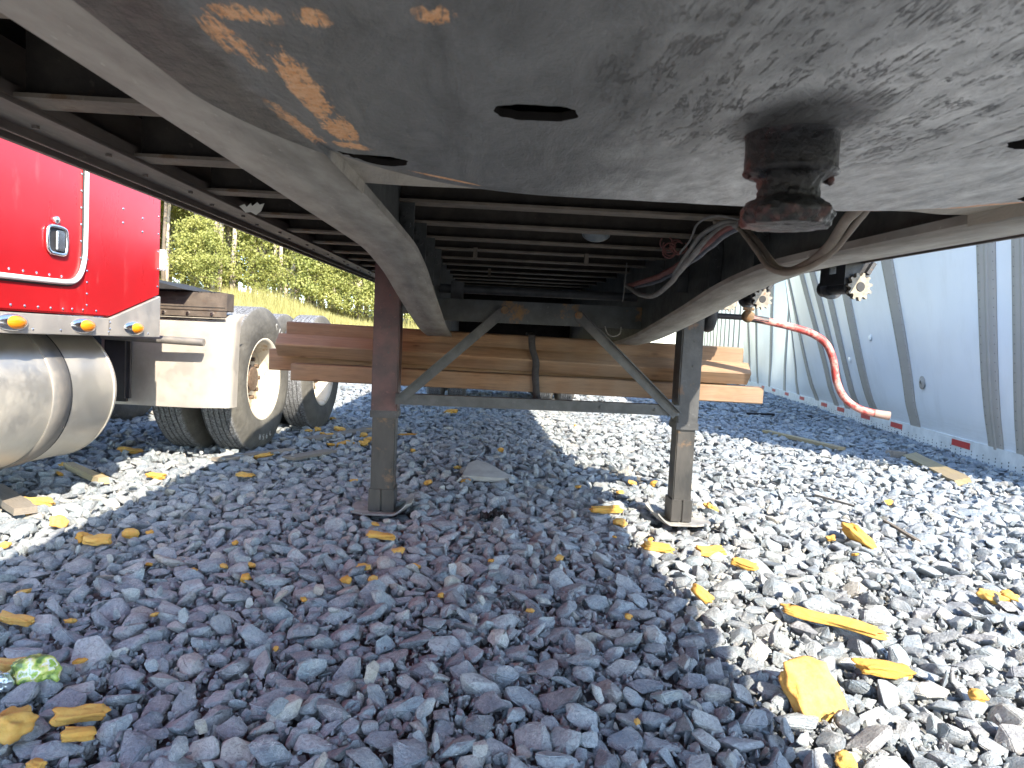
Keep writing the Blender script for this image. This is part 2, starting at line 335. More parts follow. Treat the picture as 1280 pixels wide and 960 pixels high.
# ---------------------------------------------------------------- mesh helpers
class MB:
    def __init__(s): s.v = []; s.f = []; s.sm = []
    def add(s, vs, fs, smooth=False, mat=None):
        o = len(s.v)
        s.v += [tuple(mat @ Vector(v)) if mat is not None else tuple(v) for v in vs]
        s.f += [tuple(i+o for i in f) for f in fs]; s.sm += [smooth]*len(fs); return s
    def box(s, x0, x1, y0, y1, z0, z1, mat=None):
        vs = [(x, y, z) for x in (x0, x1) for y in (y0, y1) for z in (z0, z1)]
        return s.add(vs, [(0, 1, 3, 2), (4, 6, 7, 5), (0, 4, 5, 1), (2, 3, 7, 6), (0, 2, 6, 4), (1, 5, 7, 3)], mat=mat)
    def bar(s, a, b, w_, t_, upv=(0, 0, 1)):
        a, b = Vector(a), Vector(b); d = b-a; L = d.length; d.normalize(); sd = d.cross(Vector(upv)).normalized(); u = sd.cross(d)
        m = Matrix((( d.x, sd.x, u.x, a.x), (d.y, sd.y, u.y, a.y), (d.z, sd.z, u.z, a.z), (0, 0, 0, 1)))
        return s.box(0, L, -w_/2, w_/2, -t_/2, t_/2, m)
    def tube(s, pts, r, n=10, cap=True):
        pts = [Vector(p) for p in pts]; rs = r if isinstance(r, (list, tuple)) else [r]*len(pts)
        vs = []; prev = None
        for i, p in enumerate(pts):
            d = (pts[min(i+1, len(pts)-1)]-pts[max(i-1, 0)]).normalized()
            if prev is None: prev = d.orthogonal().normalized()
            prev = (prev-d*prev.dot(d)).normalized(); q = d.cross(prev)
            for k in range(n):
                a = 2*math.pi*k/n; vs.append(p+(prev*math.cos(a)+q*math.sin(a))*rs[i])
        fs = [(i*n+k, i*n+(k+1) % n, (i+1)*n+(k+1) % n, (i+1)*n+k) for i in range(len(pts)-1) for k in range(n)]
        s.add(vs, fs, True)
        if cap: s.add(vs[:n], [tuple(range(n))[::-1]]); s.add(vs[-n:], [tuple(range(n))])
        return s
    def lathe(s, prof, n=48, mat=None, smooth=True, a0=0, a1=2*math.pi):   # prof (radius, axial) about local X axis
        full = abs(a1-a0-2*math.pi) < 1e-6; m_ = n if full else n+1
        vs = [(x, r*math.cos(a0+(a1-a0)*k/n), r*math.sin(a0+(a1-a0)*k/n)) for (r, x) in prof for k in range(m_)]
        fs = [(i*m_+k, i*m_+(k+1) % m_, (i+1)*m_+(k+1) % m_, (i+1)*m_+k) for i in range(len(prof)-1) for k in range(n)]
        return s.add(vs, fs, smooth, mat)
    def mesh(s, name):
        me = bpy.data.meshes.new(name); me.from_pydata(s.v, [], s.f)
        me.polygons.foreach_set('use_smooth', s.sm); me.update(); return me
    def build(s, name, mat, parent=None, bevel=0, fix=True):
        me = s.mesh(name)
        if bevel or fix:
            bm = bmesh.new(); bm.from_mesh(me)
            bmesh.ops.recalc_face_normals(bm, faces=bm.faces)
            if bevel:
                bmesh.ops.bevel(bm, geom=[e for e in bm.edges if len(e.link_faces) == 2 and e.calc_face_angle(0) > .5], offset=bevel, segments=2, affect='EDGES')
            bm.to_mesh(me); bm.free()
        return obj(name, me, mat, parent)
def obj(name, me, mat, parent=None):
    o = bpy.data.objects.new(name, me); COL.objects.link(o)
    if mat is not None:
        if len(me.materials): me.materials.clear()
        me.materials.append(mat)
    if parent is not None: o.parent = parent
    return o
def tag(o, label=None, cat=None, group=None, kind=None):
    for k, v in (('label', label), ('category', cat), ('group', group), ('kind', kind)):
        if v: o[k] = v
    return o
def empty(name, loc=(0, 0, 0), rot=(0, 0, 0)):
    o = bpy.data.objects.new(name, None); COL.objects.link(o); o.location = loc; o.rotation_euler = rot; o.empty_display_size = .2; return o
def copy_tree(o, parent=None):
    c = o.copy(); COL.objects.link(c); c.parent = parent
    for ch in list(o.children): copy_tree(ch, c)
    return c
def spline(pts, k=8):
    pts = [Vector(p) for p in pts]; P_ = [pts[0]*2-pts[1]]+pts+[pts[-1]*2-pts[-2]]; out = []
    for i in range(1, len(P_)-2):
        for j in range(k):
            t = j/k; a, b, c, d = P_[i-1:i+3]
            out.append(.5*((2*b)+(c-a)*t+(2*a-5*b+4*c-d)*t*t+(3*b-a-3*c+d)*t**3))
    out.append(pts[-1]); return out
def sstep(a, b, x): t = min(1, max(0, (x-a)/(b-a))); return t*t*(3-2*t)

# ---------------------------------------------------------------- ground, bank
def grid_mesh(name, xs, ys, zf, mat, kind='structure', label=None):
    vs = [(x, y, zf(x, y)) for y in ys for x in xs]; n = len(xs)
    fs = [(j*n+i, j*n+i+1, (j+1)*n+i+1, (j+1)*n+i) for j in range(len(ys)-1) for i in range(n-1)]
    me = bpy.data.meshes.new(name); me.from_pydata(vs, [], fs); me.polygons.foreach_set('use_smooth', [True]*len(fs))
    o = obj(name, me, mat); return tag(o, kind=kind)
def gz(x, y):
    return .022*mnoise.noise(Vector((x*.9, y*.9, 3)))+.012*mnoise.noise(Vector((x*3.1, y*3.1, 8)))
def axis_pts(lo, mid0, mid1, hi, step, k=1.25):
    a = list(np.arange(mid0, mid1, step)); s = step; x = mid0
    while x > lo: s *= k; x -= s; a.insert(0, max(x, lo))
    s = step; x = a[-1]
    while x < hi: s *= k; x += s; a.append(min(x, hi))
    return a
ground = grid_mesh('ground', axis_pts(-300, -5, 7, 300, .08), axis_pts(-60, .2, 10, 500, .08),
                   lambda x, y: gz(x, y)-.035, MAT['ground'])
def bankz(x, y):
    H = float(np.interp(x, [-60, -9, -3.9, 2, 6, 12], [2.9, 2.15, 1.30, .5, .0, -.2]))
    return -.12+sstep(13.5, 26, y)*(H+.12)+max(0, y-26)*.03+.10*mnoise.noise(Vector((x*.5, y*.5, 1)))*sstep(14, 18, y)
bank = grid_mesh('grass_bank', axis_pts(-120, -22, 4, 9, .5), axis_pts(13.6, 13.7, 34, 120, .4), bankz, MAT['field'])

# ---------------------------------------------------------------- gravel
def rock_mesh(i, lod=0):
    rr = random.Random(100+i); bm = bmesh.new()
    ax = (1, rr.uniform(.52, .90), rr.uniform(.30, .56))
    for _ in range(rr.randint(11, 17)):
        v = Vector((rr.gauss(0, 1), rr.gauss(0, 1), rr.gauss(0, 1))).normalized()*rr.uniform(.82, 1.08)
        bm.verts.new((v.x*ax[0], v.y*ax[1], v.z*ax[2]))
    r = bmesh.ops.convex_hull(bm, input=bm.verts); bmesh.ops.delete(bm, geom=[g for g in r['geom_interior'] if isinstance(g, bmesh.types.BMVert)], context='VERTS')
    bmesh.ops.dissolve_limit(bm, angle_limit=R(14), verts=bm.verts, edges=bm.edges)
    bmesh.ops.bevel(bm, geom=list(bm.edges), offset=.055 if lod == 0 else .04, segments=2 if lod == 0 else 1, affect='EDGES', clamp_overlap=True)
    if lod == 0:
        bmesh.ops.triangulate(bm, faces=bm.faces); bmesh.ops.subdivide_edges(bm, edges=[e for e in bm.edges if e.calc_length() > .45], cuts=1)
        bmesh.ops.triangulate(bm, faces=bm.faces)
        for v in bm.verts:
            n = mnoise.noise(v.co*2.2+Vector((i*7, 0, 0)))*.07+mnoise.noise(v.co*6+Vector((i*7, 3, 0)))*.025
            v.co += v.co.normalized()*n
    me = bpy.data.meshes.new('stone'); bm.to_mesh(me); bm.free(); me.materials.append(MAT['gravel'])
    me.polygons.foreach_set('use_smooth', [True]*len(me.polygons))
    try: me.set_sharp_from_angle(angle=R(32))
    except Exception: pass
    return me
ROCKS = [rock_mesh(i) for i in range(16)]
rock_col = bpy.data.collections.new('stone_shapes')
for i, me in enumerate(ROCKS):
    o = bpy.data.objects.new('stone_shape_%02d' % i, me); rock_col.objects.link(o)

def scatter(x0, x1, y0, y1, radii, spacing, tries, avoid=None, accept=None):
    """dart throwing on a hash grid; returns x, y, r"""
    cell = max(radii)*1.0; g = {}; out = []
    rs = sorted(RS.choice(radii, tries)*RS.uniform(.85, 1.15, tries), reverse=True)
    xs = RS.uniform(x0, x1, tries); ys = RS.uniform(y0, y1, tries)
    for r, x, y in zip(rs, xs, ys):
        if accept and not accept(x, y): continue
        cx, cy = int(math.floor(x/cell)), int(math.floor(y/cell)); ok = True
        for i in (-1, 0, 1):
            for j in (-1, 0, 1):
                for (a, b, c) in g.get((cx+i, cy+j), ()):
                    if (a-x)**2+(b-y)**2 < ((c+r)*spacing)**2: ok = False; break
                if not ok: break
            if not ok: break
        if ok: g.setdefault((cx, cy), []).append((x, y, r)); out.append((x, y, r))
    return out
def wedge(m):   # ground that this camera or one a step aside can see
    return lambda x, y: -(.80*y+m) < x < (.84*y+m)
near = scatter(-3.3, 4.1, .75, 4.2, [.020, .024, .028, .028, .032, .036, .042, .050], .63, 48000, accept=wedge(.7))
mid = scatter(-8, 8, 4.2, 9.5, [.03, .035, .042, .05], .68, 60000, accept=wedge(.8))
far = scatter(-14, 14, 9.5, 19, [.045, .055, .065], .70, 60000, accept=wedge(1.0))
pts = []
def hidden(x, y):
    return False
def add_layer(lst, lift, tiltmax):
    for (x, y, r) in lst:
        foot = any(abs(x-fx) < .17 and -.17 < y-3.36 < .14 for fx in (-.467, .995))
        pts.append((x, y, gz(x, y)+r*lift+RS.uniform(-.006, .010)-(.055 if foot else 0), RS.normal(0, tiltmax), RS.normal(0, tiltmax), RS.uniform(0, 6.283), r*RS.uniform(.92, 1.2), RS.randint(16)))
add_layer(near, .26, .30); n_near = len(pts)
add_layer(mid, .26, .28); add_layer(far, .2, .25)
def loose(n, x0, x1, y0, y1, r0, r1, z0, z1, acc):
    for _ in range(n):
        x, y = RS.uniform(x0, x1), RS.uniform(y0, y1)
        if not acc(x, y): continue
        r = RS.uniform(r0, r1)
        if any(abs(x-fx) < .16 and abs(y-3.36) < .14 for fx in (-.467, .995)): continue
        pts.append((x, y, gz(x, y)+RS.uniform(z0, z1), RS.uniform(0, 6.28), RS.uniform(0, 6.28), RS.uniform(0, 6.28), r, RS.randint(16)))
loose(46000, -3.3, 4.1, .75, 4.2, .012, .026, -.014, .012, wedge(.7))
loose(22000, -2.0, 2.6, .75, 2.8, .004, .010, -.010, .018, wedge(.5))
loose(26000, -8, 8, 4.2, 9.5, .016, .032, -.012, .016, wedge(.8))
loose(900, -3.3, 4.1, .9, 6, .02, .034, .03, .05, wedge(.6))
P_ = np.array([p[:7] for p in pts]); IDX = np.array([p[7] for p in pts], dtype=np.int32)
# the 300 stones that show largest are objects of their own, children of the ground
Fv, C0 = np.array(F), np.array((0, 0, CAMH)); d = P_[:, :3]-C0; dz = d@Fv
px = 640+FPX*(d@np.array(R2))/dz; py = 480-FPX*(d@np.array(U2))/dz
size = np.where((px > 4) & (px < 1276) & (py < 956) & (py > 500) & (np.arange(len(P_)) < n_near), P_[:, 6]/dz, 0)
top = set(np.argsort(-size)[:300].tolist())
for k in sorted(top):
    o = bpy.data.objects.new('stone', ROCKS[IDX[k]]); COL.objects.link(o); o.parent = ground
    o.location = P_[k, :3]; o.rotation_euler = P_[k, 3:6]; s_ = P_[k, 6]; o.scale = (s_, s_, s_)
keep = np.array([i for i in range(len(P_)) if i not in top])
def gn_instances(name, P_, idx, coll, kind, label=None, cat=None):
    me = bpy.data.meshes.new(name); me.vertices.add(len(P_)); me.vertices.foreach_set('co', P_[:, :3].astype(np.float32).ravel())
    a = me.attributes.new('rot', 'FLOAT_VECTOR', 'POINT'); a.data.foreach_set('vector', P_[:, 3:6].astype(np.float32).ravel())
    a = me.attributes.new('siz', 'FLOAT', 'POINT'); a.data.foreach_set('value', P_[:, 6].astype(np.float32))
    a = me.attributes.new('pick', 'INT', 'POINT'); a.data.foreach_set('value', idx.astype(np.int32))
    o = obj(name, me, None); ng = bpy.data.node_groups.new(name+'_nodes', 'GeometryNodeTree')
    ng.interface.new_socket('Geometry', in_out='INPUT', socket_type='NodeSocketGeometry'); ng.interface.new_socket('Geometry', in_out='OUTPUT', socket_type='NodeSocketGeometry')
    N = ng.nodes.new; gi, go = N('NodeGroupInput'), N('NodeGroupOutput'); ci = N('GeometryNodeCollectionInfo'); ci.inputs['Collection'].default_value = coll
    ci.inputs['Separate Children'].default_value = True; ci.inputs['Reset Children'].default_value = True
    ip = N('GeometryNodeInstanceOnPoints'); ip.inputs['Pick Instance'].default_value = True
    def attr(nm, ty):
        q = N('GeometryNodeInputNamedAttribute'); q.data_type = ty; q.inputs['Name'].default_value = nm; return [s for s in q.outputs if s.enabled][0]
    L = ng.links.new; L(gi.outputs[0], ip.inputs['Points']); L(ci.outputs[0], ip.inputs['Instance'])
    L(attr('rot', 'FLOAT_VECTOR'), ip.inputs['Rotation']); L(attr('siz', 'FLOAT'), ip.inputs['Scale']); L(attr('pick', 'INT'), ip.inputs['Instance Index'])
    L(ip.outputs[0], go.inputs[0]); md = o.modifiers.new('scatter', 'NODES'); md.node_group = ng
    return tag(o, label, cat, kind=kind)
gn_instances('gravel', P_[keep], IDX[keep], rock_col, 'stuff', 'crushed grey limestone gravel covering the whole yard', 'gravel')
print('stones', len(P_))

# ---------------------------------------------------------------- flatbed trailer overhead
TP = 0.028
trailer = tag(empty('flatbed_trailer', (.247, .589, 1.02), (TP, 0, 0)), 'black flatbed trailer overhead, seen from below its greasy coupler plate and kingpin', 'trailer')
T = trailer
# coupler plate: grid with slots, bent up beyond a rounded corner line
def bend(x, y):     # 0 on the flat, 1 at the raised rim
    d = math.hypot(max(0, abs(x)-.16)/.27, max(0, y-.02)/.32)
    return sstep(.92, 1.22, d)
slots = [(-.374, .178, .036, .023), (.374, .178, .036, .023), (-.215, -.021, .033, .021), (.205, -.021, .033, .021)]
bm = bmesh.new(); rl = bm.verts.layers.float.new('rim'); nx, ny = 196, 222; x0, x1, y0, y1 = -.482, .482, -.72, .388; vv = {}
def edge_x(y): return .482 if y < -.03 else .4195+.0625*max(0, 1-((y+.03)/.19)**1.6) if y < .16 else .4195
for j in range(ny+1):
    for i in range(nx+1):
        x = x0+(x1-x0)*i/nx; y = y0+(y1-y0)*j/ny
        if abs(x) > .4195: x = math.copysign(.4195+(abs(x)-.4195)*(edge_x(y)-.4195)/.0625, x)
        z = -.005+(.016*bend(x, y) if abs(x) < .4194 else 0)+.0012*mnoise.noise(Vector((x*7, y*7, 0)))+.0016*mnoise.noise(Vector((x*22, y*22, 5)))*sstep(-.2, .2, x)
        vv[i, j] = bm.verts.new((x, y+.004*mnoise.noise(Vector((x*9, 0, 0)))*(j == ny), z))
for (i, j), v in vv.items(): v[rl] = bend(v.co.x, v.co.y) if abs(v.co.x) < .43 else 0
for j in range(ny):
    for i in range(nx): bm.faces.new((vv[i, j], vv[i, j+1], vv[i+1, j+1], vv[i+1, j]))
def sv(v, s):
    u, w_ = (v.co.x-s[0])/s[2], (v.co.y-s[1])/s[3]; return (abs(u)**2.6+abs(w_)**2.6)**(1/2.6)
bmesh.ops.delete(bm, geom=[v for v in bm.verts if any(sv(v, s) < 1 for s in slots)], context='VERTS')
for s in slots:
    ring = [v for v in bm.verts if v.is_boundary and sv(v, s) < 1.3 and abs(v.co.x) < .4185 and abs(v.co.y-y1) > .01]
    for v in ring:
        k = sv(v, s)/(1+.12*mnoise.noise(Vector((v.co.x*90, v.co.y*90, 2)))); v.co.x = s[0]+(v.co.x-s[0])/k; v.co.y = s[1]+(v.co.y-s[1])/k
    rs_ = set(ring); es = [e for e in bm.edges if e.is_boundary and e.verts[0] in rs_ and e.verts[1] in rs_]
    r = bmesh.ops.extrude_edge_only(bm, edges=es)
    for g in r['geom']:
        if isinstance(g, bmesh.types.BMVert): g.co.z += .007
        if isinstance(g, bmesh.types.BMFace): g.material_index = 1  # slot walls take the dark colour: shade inside the slots painted in
es = [e for e in bm.edges if e.is_boundary and e.verts[0].co.y > y1-.02 and e.verts[1].co.y > y1-.02 and abs(e.verts[0].co.x) < .42]
r = bmesh.ops.extrude_edge_only(bm, edges=es)
for g in r['geom']:
    if isinstance(g, bmesh.types.BMVert): g.co.z += .012
me = bpy.data.meshes.new('coupler_plate'); bm.to_mesh(me); bm.free(); me.polygons.foreach_set('use_smooth', [True]*len(me.polygons))
try: me.set_sharp_from_angle(angle=R(40))
except Exception: pass
obj('coupler_plate', me, MAT['plate'], T); me.materials.append(MAT['dark'])
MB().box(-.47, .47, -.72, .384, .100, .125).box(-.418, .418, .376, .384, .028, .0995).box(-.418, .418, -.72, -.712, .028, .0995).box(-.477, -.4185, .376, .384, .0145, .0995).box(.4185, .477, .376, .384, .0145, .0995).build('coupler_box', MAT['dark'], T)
# kingpin
prof = [(.001, 0), (.043, .001), (.0385, -.004), (.0368, -.008), (.0368, -.037), (.0345, -.040), (.028, -.0415), (.0245, -.045), (.0230, -.052), (.0242, -.060), (.030, -.0635), (.0345, -.067), (.0362, -.071), (.036, -.080), (.033, -.0845), (.02, -.086), (.0005, -.086)]
dense = []
for a, b in zip(prof, prof[1:]):
    k = max(1, int(math.hypot(a[0]-b[0], a[1]-b[1])/.0018))
    dense += [(a[0]+(b[0]-a[0])*t/k, a[1]+(b[1]-a[1])*t/k) for t in range(k)]
dense.append(prof[-1]); dense = [(r, z*.94) for r, z in dense]; nn = 96; vs = []
for (r, z) in dense:
    for k in range(nn):
        a = 2*math.pi*k/nn; p = Vector((r*math.cos(a), r*math.sin(a), z))
        amt = .0006 if z > -.034 else .0026
        q = p*1.0; g = mnoise.noise(p*70)*amt+mnoise.noise(p*190)*amt*.55
        if z < -.034: g += max(0, mnoise.noise(p*38+Vector((4, 0, 0))))*.0035+mnoise.noise(p*320)*.0012+(mnoise.noise(p*130+Vector((0, 0, 9)))*.0045 if z < -.066 else 0)
        dn = Vector((math.cos(a), math.sin(a), 0)) if z > -.084 else Vector((0, 0, -1)); q += dn*g; vs.append(q)
pin = MB(); pin.add(vs, [(i*nn+k, i*nn+(k+1) % nn, (i+1)*nn+(k+1) % nn, (i+1)*nn+k) for i in range(len(dense)-1) for k in range(nn)], True)
pin.build('kingpin', MAT['pin'], T)
for (a, z, r) in ((.15, -.036, .0055), (2.95, -.037, .004), (-.05, -.040, .004)):
    gl = MB(); c_ = Vector((.034*math.cos(a), .034*math.sin(a), z)); vs = []; fs = []
    for i in range(7):
        for k in range(10):
            th = math.pi*i/6; ph = 2*math.pi*k/10; dn = Vector((math.sin(th)*math.cos(ph), math.sin(th)*math.sin(ph), math.cos(th)))
            vs.append(c_+dn*r*(1+.4*mnoise.noise(dn*2+c_*100)))
    gl.add(vs, [(i*10+k, i*10+(k+1) % 10, (i+1)*10+(k+1) % 10, (i+1)*10+k) for i in range(6) for k in range(10)], True)
    gl.build('grease_lump', MAT['pin'], T)

# main beams with the gooseneck curve
BP = [(-.9, 0), (-.5, 0), (0, 0), (.5, 0), (.9, 0), (1.12, -.003), (1.25, -.012), (1.40, -.026), (1.55, -.045), (1.75, -.077), (1.95, -.107), (2.2, -.143), (2.45, -.178), (2.7, -.207), (3.0, -.232), (3.4, -.252), (4, -.262), (6, -.264), (13, -.264)]
fine_bp = [tuple(p)[:2] for p in spline([(y, z, 0) for y, z in BP], 5)]
for s in (-1, 1):
    m = MB(); vs = []; n_ = len(fine_bp)
    for (y, z) in fine_bp: vs += [(s*.4205, y, z), (s*.545, y, z), (s*.545, y, z+.014), (s*.4205, y, z+.014)]
    fs = []
    for i in range(n_-1):
        for k in range(4): fs.append((i*4+k, i*4+(k+1) % 4, (i+1)*4+(k+1) % 4, (i+1)*4+k))
    fs += [(0, 1, 2, 3), ((n_-1)*4+3, (n_-1)*4+2, (n_-1)*4+1, (n_-1)*4)]
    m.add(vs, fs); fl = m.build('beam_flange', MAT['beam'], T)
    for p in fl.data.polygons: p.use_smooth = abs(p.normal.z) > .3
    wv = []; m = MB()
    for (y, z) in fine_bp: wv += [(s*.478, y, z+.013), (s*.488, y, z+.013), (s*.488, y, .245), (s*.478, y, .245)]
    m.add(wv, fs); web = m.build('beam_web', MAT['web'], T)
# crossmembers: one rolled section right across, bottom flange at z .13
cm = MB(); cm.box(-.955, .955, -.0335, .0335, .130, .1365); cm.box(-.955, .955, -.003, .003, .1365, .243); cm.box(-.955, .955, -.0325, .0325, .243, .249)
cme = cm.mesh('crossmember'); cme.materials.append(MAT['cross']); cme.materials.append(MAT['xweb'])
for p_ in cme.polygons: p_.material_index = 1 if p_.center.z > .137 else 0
for i in range(31):
    y = -.2+.362*i
    o = obj('crossmember', cme, MAT['cross'], T) if False else bpy.data.objects.new('crossmember', cme)
    COL.objects.link(o) if o.name not in COL.objects else None; o.parent = T; o.location = (0, y+.015, random.uniform(-.0015, .0015))
# web stiffener clips with nuts under the first crossmembers
for s in (-1, 1):
    for y in (1.248, 1.61, 1.972, 2.334):
        c_ = MB().box(min(s*.477, s*.440), max(s*.477, s*.440), y-.004, y+.004, max(-.02, float(np.interp(y, [p_[0] for p_ in fine_bp], [p_[1] for p_ in fine_bp]))+.0145), .129); g = c_.build('stiffener', MAT['web'], T)
        for (dx, dz) in ((.012, .100), (.022, .072)): MB().tube([(s*(.477-dx), y-.012, dz), (s*(.477-dx), y-.004, dz)], .0085, 6).build('nut', MAT['web'], g)
# deck boards
bx = -1.05
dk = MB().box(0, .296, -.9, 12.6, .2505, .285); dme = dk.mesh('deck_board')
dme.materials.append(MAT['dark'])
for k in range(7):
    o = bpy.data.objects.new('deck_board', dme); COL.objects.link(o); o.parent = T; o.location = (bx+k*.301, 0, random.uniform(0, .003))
# side rails
for s in (-1, 1):
    m = MB(); q = lambda a, b, y0, y1, z0, z1: m.box(min(s*a, s*b), max(s*a, s*b), y0, y1, z0, z1)
    q(.955, 1.035, -.9, 12.6, .122, .1285); q(1.035, 1.045, -.9, 12.6, .108, .30); q(1.045, 1.088, -.9, 12.6, .133, .141); q(1.088, 1.102, -.9, 12.6, .112, .30)
    q(.955, .961, -.9, 12.6, .1285, .15)
    sr = m.build('side_rail', MAT['rail'], T, bevel=.0015)
    b = MB()
    for k in range(30):
        y = .45+k*.19; b.tube([(s*(.985+.02*(k % 2)), y, .1225), (s*(.985+.02*(k % 2)), y, .117)], .006, 6)
    tag(b.build('rivets', MAT['rail'], sr), kind='stuff')
MB().box(-1.102, 1.102, -.93, -.905, .06, .30).build('nose_rail', MAT['rail'], T)
MB().box(-1.102, 1.102, 12.605, 12.66, .0, .30).build('tail_rail', MAT['rail'], T)
# bolster, torque tube, crossbar, braces
m = MB(); m.box(-.476, .476, 2.70, 2.706, -.157, -.055); m.box(-.476, .476, 2.706, 2.76, -.061, -.055); m.box(-.476, .476, 2.706, 2.76, -.157, -.151)
bo = m.build('bolster', MAT['bolster'], T)
MB().box(-.476, .476, 5.50, 5.52, -.262, .12).build('rear_cross_frame', MAT['dark'], T)
m = MB().tube([(-.66, 2.86, -.002), (.70, 2.86, -.002)], .021, 14); m.build('cross_shaft', MAT['brace'], T)
MB().box(-.42, -.36, 2.82, 2.90, -.055, .03).build('shaft_bracket', MAT['brace'], T)
m = MB(); m.box(-.652, .683, 2.705, 2.712, -.556, -.506); m.box(-.652, .683, 2.712, 2.75, -.512, -.506); cb_ = m.build('crossbar', MAT['brace'], T)
for x in (.31, .57, -.55, -.1): MB().tube([(x, 2.7055, -.53), (x, 2.697, -.53)], .009, 6).build('bolt', MAT['brace'], cb_)
for (xa, za, xb, zb) in ((-.163, -.098, -.635, -.538), (.180, -.105, .668, -.552)):
    m = MB().bar((xa, 2.690, za), (xb, 2.698, zb), .046, .007, (0, 1, 0))
    dx, dz = xb-xa, zb-za; L = math.hypot(dx, dz); nx_, nz_ = (-dz/L, dx/L) if xa < 0 else (dz/L, -dx/L)
    if nz_ < 0: nx_, nz_ = -nx_, -nz_
    m.bar((xa+nx_*.021, 2.675, za+nz_*.021), (xb+nx_*.021, 2.683, zb+nz_*.021), .004, .024, (0, 1, 0))
    br = m.build('diagonal_brace', MAT['brace'], T)
    MB().tube([(xa, 2.69, za), (xa, 2.672, za)], .013, 6).tube([(xa, 2.688, za), (xa, 2.682, za)], .018, 14).build('bolt', MAT['rustnut'], br)
# landing legs
for (cx_, s) in ((-.7135, -1), (.7475, 1)):
    hw = .0625 if s < 0 else .052
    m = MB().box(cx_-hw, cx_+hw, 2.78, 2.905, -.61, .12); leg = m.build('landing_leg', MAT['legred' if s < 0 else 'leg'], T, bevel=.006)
    c_ = MB().box(cx_-hw-.003, cx_+hw+.003, 2.776, 2.909, -.632, -.597).build('leg_collar', MAT['leg'], leg, bevel=.002)
    iw = hw-.007
    MB().box(cx_-iw, cx_+iw, 2.789, 2.896, -.99, -.60).build('inner_tube', MAT['legin'], leg, bevel=.005)
    m = MB().box(cx_-hw+.001, cx_-.0035, 2.778, 2.907, -1.085, -.978); m.box(cx_+.0035, cx_+hw-.001, 2.778, 2.907, -1.085, -.978); m.box(cx_-.0036, cx_+.0036, 2.784, 2.90, -1.08, -.985)
    m.build('foot_bracket', MAT['legin'], leg, bevel=.002)
    # dished sand shoe
    vs = []; fs = []; nx2, ny2 = 20, 10; wx, wy = .148, .115
    for lay in (0, 1):
        for j in range(ny2+1):
            for i in range(nx2+1):
                u = -1+2*i/nx2; v = -1+2*j/ny2; z = -1.090+(.052*max(0, abs(u)-.48)**1.4/.4 if u*s < 0 else .018*max(0, abs(u)-.5))+.02*max(0, abs(v)-.7)
                x = u*wx*(1-.14*max(0, abs(v)-.55)/.45); vs.append((cx_+x, 2.842+v*wy, z-(.009 if lay == 0 else 0)))
    A_ = (nx2+1)*(ny2+1); idx = lambda l, i, j: l*A_+j*(nx2+1)+i
    for j in range(ny2):
        for i in range(nx2): fs += [(idx(0, i, j), idx(0, i+1, j), idx(0, i+1, j+1), idx(0, i, j+1)), (idx(1, i, j), idx(1, i, j+1), idx(1, i+1, j+1), idx(1, i+1, j))]
    for i in range(nx2): fs += [(idx(0, i, 0), idx(1, i, 0), idx(1, i+1, 0), idx(0, i+1, 0)), (idx(0, i, ny2), idx(0, i+1, ny2), idx(1, i+1, ny2), idx(1, i, ny2))]
    for j in range(ny2): fs += [(idx(0, 0, j), idx(0, 0, j+1), idx(1, 0, j+1), idx(1, 0, j)), (idx(0, nx2, j), idx(1, nx2, j), idx(1, nx2, j+1), idx(0, nx2, j+1))]
    MB().add(vs, fs, False).build('foot', MAT['shoe'], leg)
    # bracket plates between leg and beam
    x0_, x1_ = (cx_+hw, -.489) if s < 0 else (.489, cx_-hw)
    MB().box(x0_+.0005, x1_-.0005, 2.80, 2.81, -.13, .11).build('leg_bracket', MAT['leg'] , leg)
    MB().box(x0_+.0005, x1_-.0005, 2.87, 2.88, -.13, .11).build('leg_bracket', MAT['leg'], leg)
    b = MB()
    for z in (-.05, .01, .07, -.2, -.32): b.tube([(cx_+.2*hw, 2.7802, z), (cx_+.2*hw, 2.776, z)], .005, 6)
    tag(b.build('rivets', MAT['leg'], leg), kind='stuff')
# gearbox on the right leg and the crank
g = MB(); g.lathe([(.001, -.035), (.07, -.033), (.082, -.02), (.085, .0), (.078, .018), (.055, .028), (.001, .03)], 28, Matrix.Translation((.838, 2.84, -.058)) @ Matrix.Diagonal((1, .85, 1.15, 1)))
g.build('gearbox', MAT['winch'], T)
cr = MB().tube([(.86, 2.80, -.074), (1.02, 2.775, -.077)], .014, 12).build('crank_shaft', MAT['winch'], T)
MB().lathe([(.001, -.022), (.028, -.022), (.03, -.01), (.03, .012), (.026, .022), (.001, .022)], 14, Matrix.Translation((1.005, 2.775, -.070)) @ Matrix.Rotation(R(60), 4, 'Z')).tube([(.98, 2.775, -.035), (1.03, 2.775, -.035)], .008, 8).build('crank_clamp', MAT['rustnut'], cr)
pts_ = spline([(1.01, 2.775, -.077), (1.12, 2.76, -.094), (1.25, 2.74, -.122), (1.315, 2.73, -.145), (1.37, 2.72, -.185), (1.405, 2.71, -.26), (1.425, 2.70, -.36), (1.46, 2.68, -.435), (1.52, 2.66, -.480), (1.585, 2.64, -.497)], 6)
ch = MB().tube(pts_, .0175, 14).build('crank_handle', MAT['crank'], T)
MB().tube([(1.10, 2.763, -.0895), (1.012, 2.775, -.0775)], .018, 12).build('crank_socket', MAT['winch'], ch)
MB().tube([pts_[-1], pts_[-1]+Vector((.065, -.015, -.008))], [.0185, .021], 12).build('crank_grip', MAT['crank_tip'], ch)

